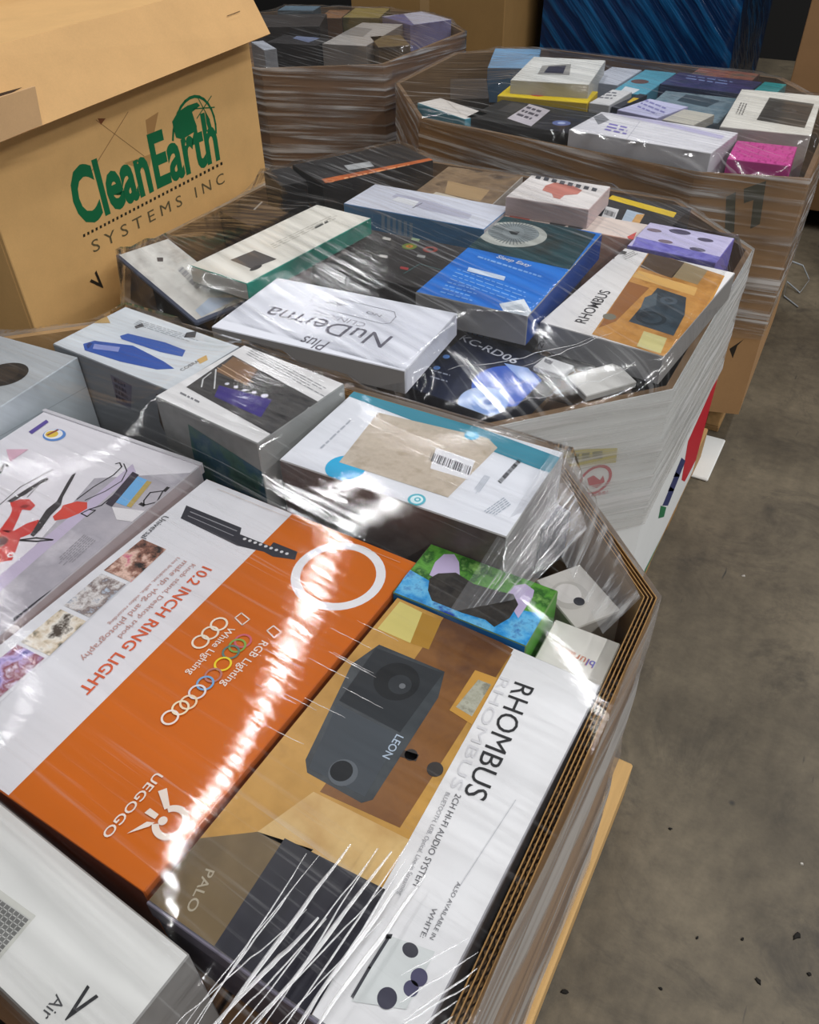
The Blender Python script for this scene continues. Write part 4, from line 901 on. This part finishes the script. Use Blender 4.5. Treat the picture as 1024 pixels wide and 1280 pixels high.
# blue wrapped pallet load
bx0, bx1, by0, by1 = -1.92, -.86, 4.92, 5.9
pallet('wooden pallet under the blue wrapped load', bx0, bx1, by0, by1)
r = empty('wrapped_load', Matrix.Translation(((bx0 + bx1) / 2, (by0 + by1) / 2, .13)), 'tall pallet load wrapped in glossy blue film', 'pallet load')
w2, d2 = (bx1 - bx0) / 2, (by1 - by0) / 2
boxmesh('inner_block', (-w2 + .03, -d2 + .03, 0), (w2 - .03, d2 - .03, 2.0), M('#0c2f55', .6), r, .01)
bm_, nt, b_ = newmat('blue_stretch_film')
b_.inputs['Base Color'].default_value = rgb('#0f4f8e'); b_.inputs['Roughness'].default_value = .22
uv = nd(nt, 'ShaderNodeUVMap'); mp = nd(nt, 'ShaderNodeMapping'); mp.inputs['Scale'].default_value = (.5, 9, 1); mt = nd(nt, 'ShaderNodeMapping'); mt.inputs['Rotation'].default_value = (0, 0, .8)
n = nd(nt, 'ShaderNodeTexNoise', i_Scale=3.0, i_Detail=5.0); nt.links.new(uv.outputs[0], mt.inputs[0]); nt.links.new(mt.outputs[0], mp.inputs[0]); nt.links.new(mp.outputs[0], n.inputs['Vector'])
cr = nd(nt, 'ShaderNodeValToRGB'); cr.color_ramp.elements[0].position = .48; cr.color_ramp.elements[0].color = rgb('#06264c'); cr.color_ramp.elements[1].position = .78; cr.color_ramp.elements[1].color = rgb('#1d6ea6')  # pale end of the ramp paints diagonal highlight streaks into the base colour
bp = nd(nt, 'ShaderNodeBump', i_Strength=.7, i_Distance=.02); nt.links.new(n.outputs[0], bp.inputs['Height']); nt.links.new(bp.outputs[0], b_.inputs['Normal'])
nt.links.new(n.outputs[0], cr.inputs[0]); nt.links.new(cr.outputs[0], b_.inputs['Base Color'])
def skirt(name, P, z0, z1, mat, parent, nz=10, seg=.09, amp=.004, off=0.0, tz=None, seed=0):
    """a band of film round a closed outline; uv runs along and up the band"""
    V = []; F_ = []; UV = []; ring = []
    n = len(P); dist = 0
    for i in range(n):
        a_, b2 = Vector(P[i]), Vector(P[(i + 1) % n]); L_ = (b2 - a_).length; k = max(1, int(L_ / seg))
        for s_ in range(k): ring.append((a_.lerp(b2, s_ / k), dist + L_ * s_ / k, (b2 - a_).normalized()))
        dist += L_
    ring.append((ring[0][0], dist, ring[0][2])); m_ = len(ring)
    for j in range(nz + 1):
        for (p, s_, d_) in ring:
            z = z0 + (z1 - z0) * j / nz
            o_ = amp * noise.noise(Vector((p.x * 7 + seed, p.y * 7, z * 22))) + off
            V.append((p.x + d_.y * o_, p.y - d_.x * o_, z)); UV.append((s_, z))
    for j in range(nz):
        for i in range(m_ - 1): F_.append((j * m_ + i, j * m_ + i + 1, (j + 1) * m_ + i + 1, (j + 1) * m_ + i))
    inv = parent.matrix_world.inverted(); V = [inv @ Vector(q) for q in V]
    o = mesh(name, V, F_, mat, None, parent, True)
    ul = o.data.uv_layers.new(name='UVMap')
    for lp in o.data.loops: ul.data[lp.index].uv = UV[lp.vertex_index]
    return o
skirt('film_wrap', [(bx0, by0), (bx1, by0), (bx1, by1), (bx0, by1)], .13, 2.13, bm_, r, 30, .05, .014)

# ------------------------------------------------------------------ stretch film over the bins
def top_film(name, P, zr, boxes, mat, parent, rot, N=84, lift=.005):
    P2 = [Vector(p) for p in P]; xs = [p[0] for p in P]; ys = [p[1] for p in P]
    gx = np.linspace(min(xs), max(xs), N); gy = np.linspace(min(ys), max(ys), N); X, Y = np.meshgrid(gx, gy, indexing='ij')
    ins = np.ones_like(X, bool)
    for i in range(len(P)):
        a_, b2 = P2[i], P2[(i + 1) % len(P)]; ins &= ((b2.x - a_.x) * (Y - a_.y) - (b2.y - a_.y) * (X - a_.x)) > 0
    obs = np.full_like(X, -1.0)
    for bx in boxes:
        c, u, v_, n_ = bx.c, bx.u, bx.v, bx.n
        Z = c.z - (n_.x * (X - c.x) + n_.y * (Y - c.y)) / n_.z
        du = (X - c.x) * u.x + (Y - c.y) * u.y + (Z - c.z) * u.z; dv = (X - c.x) * v_.x + (Y - c.y) * v_.y + (Z - c.z) * v_.z
        g = (gx[1] - gx[0]) * 1.05
        hit = (abs(du) < bx.w / 2 + g) & (abs(dv) < bx.l / 2 + g)
        obs = np.where(hit, np.maximum(obs, Z + lift), obs)
    Hh = np.where(ins, np.maximum(obs, zr), zr)
    for _ in range(500):
        A_ = Hh.copy(); A_[1:-1, 1:-1] = (Hh[2:, 1:-1] + Hh[:-2, 1:-1] + Hh[1:-1, 2:] + Hh[1:-1, :-2]) / 4
        Hh = np.where(ins, np.maximum(A_, obs), zr)
    vid = {}; V = []; UV = []; F_ = []; cr, sr = math.cos(rot), math.sin(rot); inv = parent.matrix_world.inverted()
    def near(p):
        best = None
        for i in range(len(P2)):
            a_, b2 = P2[i], P2[(i + 1) % len(P2)]; d_ = b2 - a_; t_ = max(0, min(1, (p - a_).dot(d_) / d_.dot(d_))); q = a_ + d_ * t_
            if best is None or (q - p).length < (best - p).length: best = q
        return best
    def vert(i, j):
        if (i, j) not in vid:
            p = Vector((X[i, j], Y[i, j])); z = Hh[i, j]
            if not ins[i, j]: p = near(p); z = zr
            else: z += .0006 * noise.noise(Vector((p.x * 9, p.y * 9, 1)))
            vid[(i, j)] = len(V); V.append(inv @ Vector((p.x, p.y, z))); UV.append((p.x * cr - p.y * sr, p.x * sr + p.y * cr))
        return vid[(i, j)]
    for i in range(N - 1):
        for j in range(N - 1):
            if ins[i, j] or ins[i + 1, j] or ins[i, j + 1] or ins[i + 1, j + 1]: F_.append((vert(i, j), vert(i + 1, j), vert(i + 1, j + 1), vert(i, j + 1)))
    o = mesh(name, V, F_, mat, None, parent, True); ul = o.data.uv_layers.new(name='UVMap')
    for lp in o.data.loops: ul.data[lp.index].uv = UV[lp.vertex_index]
    def height(x, y):
        i = int(round((x - gx[0]) / (gx[1] - gx[0]))); j = int(round((y - gy[0]) / (gy[1] - gy[0])))
        return float(Hh[min(max(i, 0), N - 1), min(max(j, 0), N - 1)])
    return height
def grow(P, t): return inset(P, -t)
def crease(parent, height, p0, p1, w, z, mat, sag=.0):
    """a rope-like fold where the film has bunched up"""
    a_, b2 = at(*p0, z), at(*p1, z); K = 14; V = []; F_ = []; inv = parent.matrix_world.inverted()
    d_ = (b2 - a_); d_.z = 0; d_.normalize(); sd = Vector((-d_.y, d_.x, 0))
    for k in range(K + 1):
        p = a_.lerp(b2, k / K); hz = max(height(p.x, p.y), height(p.x + .01, p.y), height(p.x, p.y + .01)) + .003
        ww = w * (.35 + .65 * math.sin(math.pi * (k + .5) / (K + 1))) * (1 + .3 * noise.noise(p * 40))
        p = p + sd * .0015 * noise.noise(p * 25)
        for q in (Vector((p.x, p.y, hz)) - sd * ww, Vector((p.x, p.y, hz + ww * .7)), Vector((p.x, p.y, hz)) + sd * ww): V.append(inv @ q)
        if k:
            n0 = len(V) - 6; F_ += [(n0, n0 + 3, n0 + 4, n0 + 1), (n0 + 1, n0 + 4, n0 + 5, n0 + 2)]
    o = mesh('film_fold', V, F_, mat, None, parent, True); ul = o.data.uv_layers.new(name='UVMap'); return o
TOPM = film_mat('clear_film_top', 2.2, 120, .57, .26, rough=.05, haze=.002, bump=.09, mask=.52, gloss=.5)
TOPB = film_mat('clear_film_far', 2.4, 70, .55, .42, rough=.10, haze=.03, bump=.14, mask=.47, gloss=.55)
SIDEN = film_mat('clear_film_side_near', .9, 9, .40, .45, rough=.2, haze=.20, bump=.20, mask=.35, tilt=.15, tint='#bcbcc0')
SIDE = film_mat('clear_film_side', 1.2, 40, .46, .75, rough=.2, haze=.12, bump=.22, mask=.40, tilt=.07, tint='#a8a49c')
SIDEW = film_mat('clear_film_side_heavy', 1.2, 42, .45, .62, rough=.2, haze=.36, bump=.2, mask=.36, tilt=.06, gloss=.6, tint='#cfcecb')
ROPE = film_mat('bunched_film', 1, 1, .2, .3, haze=.34, bump=0, mask=.2, rough=.2)
LAYER = film_mat('doubled_film', 2, 40, .5, .35, haze=.14, bump=.15, mask=.4, rough=.12, tint='#c4c4c8')
def film(label, P, z0, zr, key, topm, sidem, rot, rows=10):
    cx = sum(p[0] for p in P) / 8; cy = sum(p[1] for p in P) / 8
    r = empty('stretch_film', Matrix.Translation((cx, cy, z0)), label, 'plastic film', 'stretch film over the bulk bins')
    G = grow(P, .006)
    skirt('side_film', G, z0, zr + .004, sidem, r, rows, .07, .006, 0.0, None, len(label))
    return r, top_film('top_film', G, zr + .004, BOXES[key], topm, r, rot)
fr, fh = film('clear stretch film over the bin with the orange ring light box', PN, .135, .90, 'near', TOPM, SIDEN, .08, 14)
mr, mh = film('clear stretch film over the white printed bin', PM, .50, .85, 'mid', TOPB, SIDEW, .35)
br, bh = film('clear stretch film over the bin with the pink box', PB, .42, .92, 'back', TOPB, SIDE, .25)
lr, lh = film('clear stretch film over the bin beside the logo carton', PL, .15, .92, 'left', TOPB, SIDE, .2)
def patch(parent, height, quad, z, mat, lift=.006, K=16):
    """a doubled layer of film lying on the wrap"""
    C = [at(*q, z) for q in quad]; Hc = [height(q.x, q.y) for q in C]; V = []; F_ = []; UV = []; inv = parent.matrix_world.inverted()
    for i in range(K + 1):
        for j in range(K + 1):
            p = C[0].lerp(C[1], i / K).lerp(C[3].lerp(C[2], i / K), j / K); hz = (Hc[0] + (Hc[1] - Hc[0]) * i / K) * (1 - j / K) + (Hc[3] + (Hc[2] - Hc[3]) * i / K) * j / K + .002 * noise.noise(p * 14)
            V.append(inv @ Vector((p.x, p.y, hz + lift))); UV.append((j / K * .4, i / K * .4))
            if i and j: n0 = len(V) - 1; F_.append((n0 - K - 2, n0 - K - 1, n0, n0 - 1))
    o = mesh('film_layer', V, F_, mat, None, parent, True); ul = o.data.uv_layers.new(name='UVMap')
    for lp in o.data.loops: ul.data[lp.index].uv = UV[lp.vertex_index]
patch(fr, fh, [(693, 577), (735, 660), (650, 745), (560, 765)], .95, LAYER, .012)
patch(fr, fh, [(700, 590), (800, 752), (752, 800), (672, 690)], .91, LAYER, .009)
rr = random.Random(5)
for k in range(16):      # ropes of film bunched at the near corner
    x0 = 215 + 11 * k + rr.uniform(-5, 5)
    crease(fr, fh, (x0 + 140 + rr.uniform(-10, 40), 1060 + rr.uniform(-30, 100)), (x0 - 6, 1300), rr.choice((.0006, .0008, .001, .0022)), .935, ROPE)
for k in range(6):
    y = 1170 + 20 * k
    crease(fr, fh, (600 + rr.uniform(-20, 10) - 3 * k, y), (500 - 6 * k + rr.uniform(-20, 20), y + 60 + rr.uniform(-8, 8)), rr.choice((.0007, .001, .0014)), .91, ROPE)
for k in range(12):      # short bright creases across the wooden-tone photo
    x, y = 330 + rr.uniform(-20, 130), 790 + rr.uniform(0, 130)
    crease(fr, fh, (x, y), (x + 50, y + 24), .0005, .91, ROPE)
for q in (((560, 492), (742, 452)), ((585, 505), (715, 478)), ((640, 508), (790, 474)), ((650, 480), (760, 448))):
    crease(mr, mh, q[0], q[1], .0009, .87, ROPE)
# ------------------------------------------------------------------ slip sheet and loose strand on the floor
o = boxmesh('slip_sheet', (-.04, -.13, 0), (.04, .13, .012), M('#d2d2ce', .6), None, .004); o.location = (-.222, 2.44, 0)
tag(o, 'white board sheet sticking out under the white printed bin', 'sheet')
pp = [at(*q) for q in ((972, 338, .02), (988, 326, .06), (1004, 332, .05), (1012, 350, .02), (1000, 366, .005), (984, 352, .02), (980, 370, .005), (998, 384, .004))]
V = []; F_ = []; K = 6; N_ = 40
for k in range(N_ + 1):
    t_ = k / N_ * (len(pp) - 1); i = min(int(t_), len(pp) - 2); f_ = t_ - i; f_ = f_ * f_ * (3 - 2 * f_); p = pp[i].lerp(pp[i + 1], f_)
    for q in range(K): V.append((p.x, p.y + .004 * math.cos(q * 1.0472), max(.001, p.z + .004 * math.sin(q * 1.0472))))
    if k: F_ += [((k - 1) * K + q, (k - 1) * K + (q + 1) % K, k * K + (q + 1) % K, k * K + q) for q in range(K)]
tag(mesh('loose_film_strand', V, F_, M('#8f9498', .25), None, None, True), 'loose twisted strand of film on the floor by the dark carton', 'film strand')
# ------------------------------------------------------------------ scraps on the floor
for i, (x, y, sz) in enumerate(((706, 1240, .007), (948, 1226, .008), (996, 1170, .009), (1012, 1218, .006), (872, 1172, .004), (838, 1036, .004), (826, 1236, .004), (1002, 1080, .005), (930, 720, .005), (928, 1174, .004))):
    c = at(x, y, 0); n_ = 7; q = random.Random(i)
    P_ = [(sz * q.uniform(.4, 1) * math.cos(6.28 * k / n_) * 1.5, sz * q.uniform(.4, 1) * math.sin(6.28 * k / n_)) for k in range(n_)]
    V = [(a_, b_, 0) for a_, b_ in P_] + [(a_ * .7, b_ * .7, .003) for a_, b_ in P_]
    o = mesh('debris_scrap', V, [tuple(range(n_, 2 * n_))] + [(k, (k + 1) % n_, n_ + (k + 1) % n_, n_ + k) for k in range(n_)], M('#1d1b18' if i not in (7, 8) else '#b0aca4', .8))
    o.location = (c.x, c.y, 0); o.rotation_euler[2] = q.uniform(0, 6)
    tag(o, 'tiny pale scrap lying on the concrete floor' if i in (7, 8) else 'tiny dark scrap lying on the concrete floor', 'debris', 'pale scraps on the floor' if i in (7, 8) else 'dark scraps on the floor')
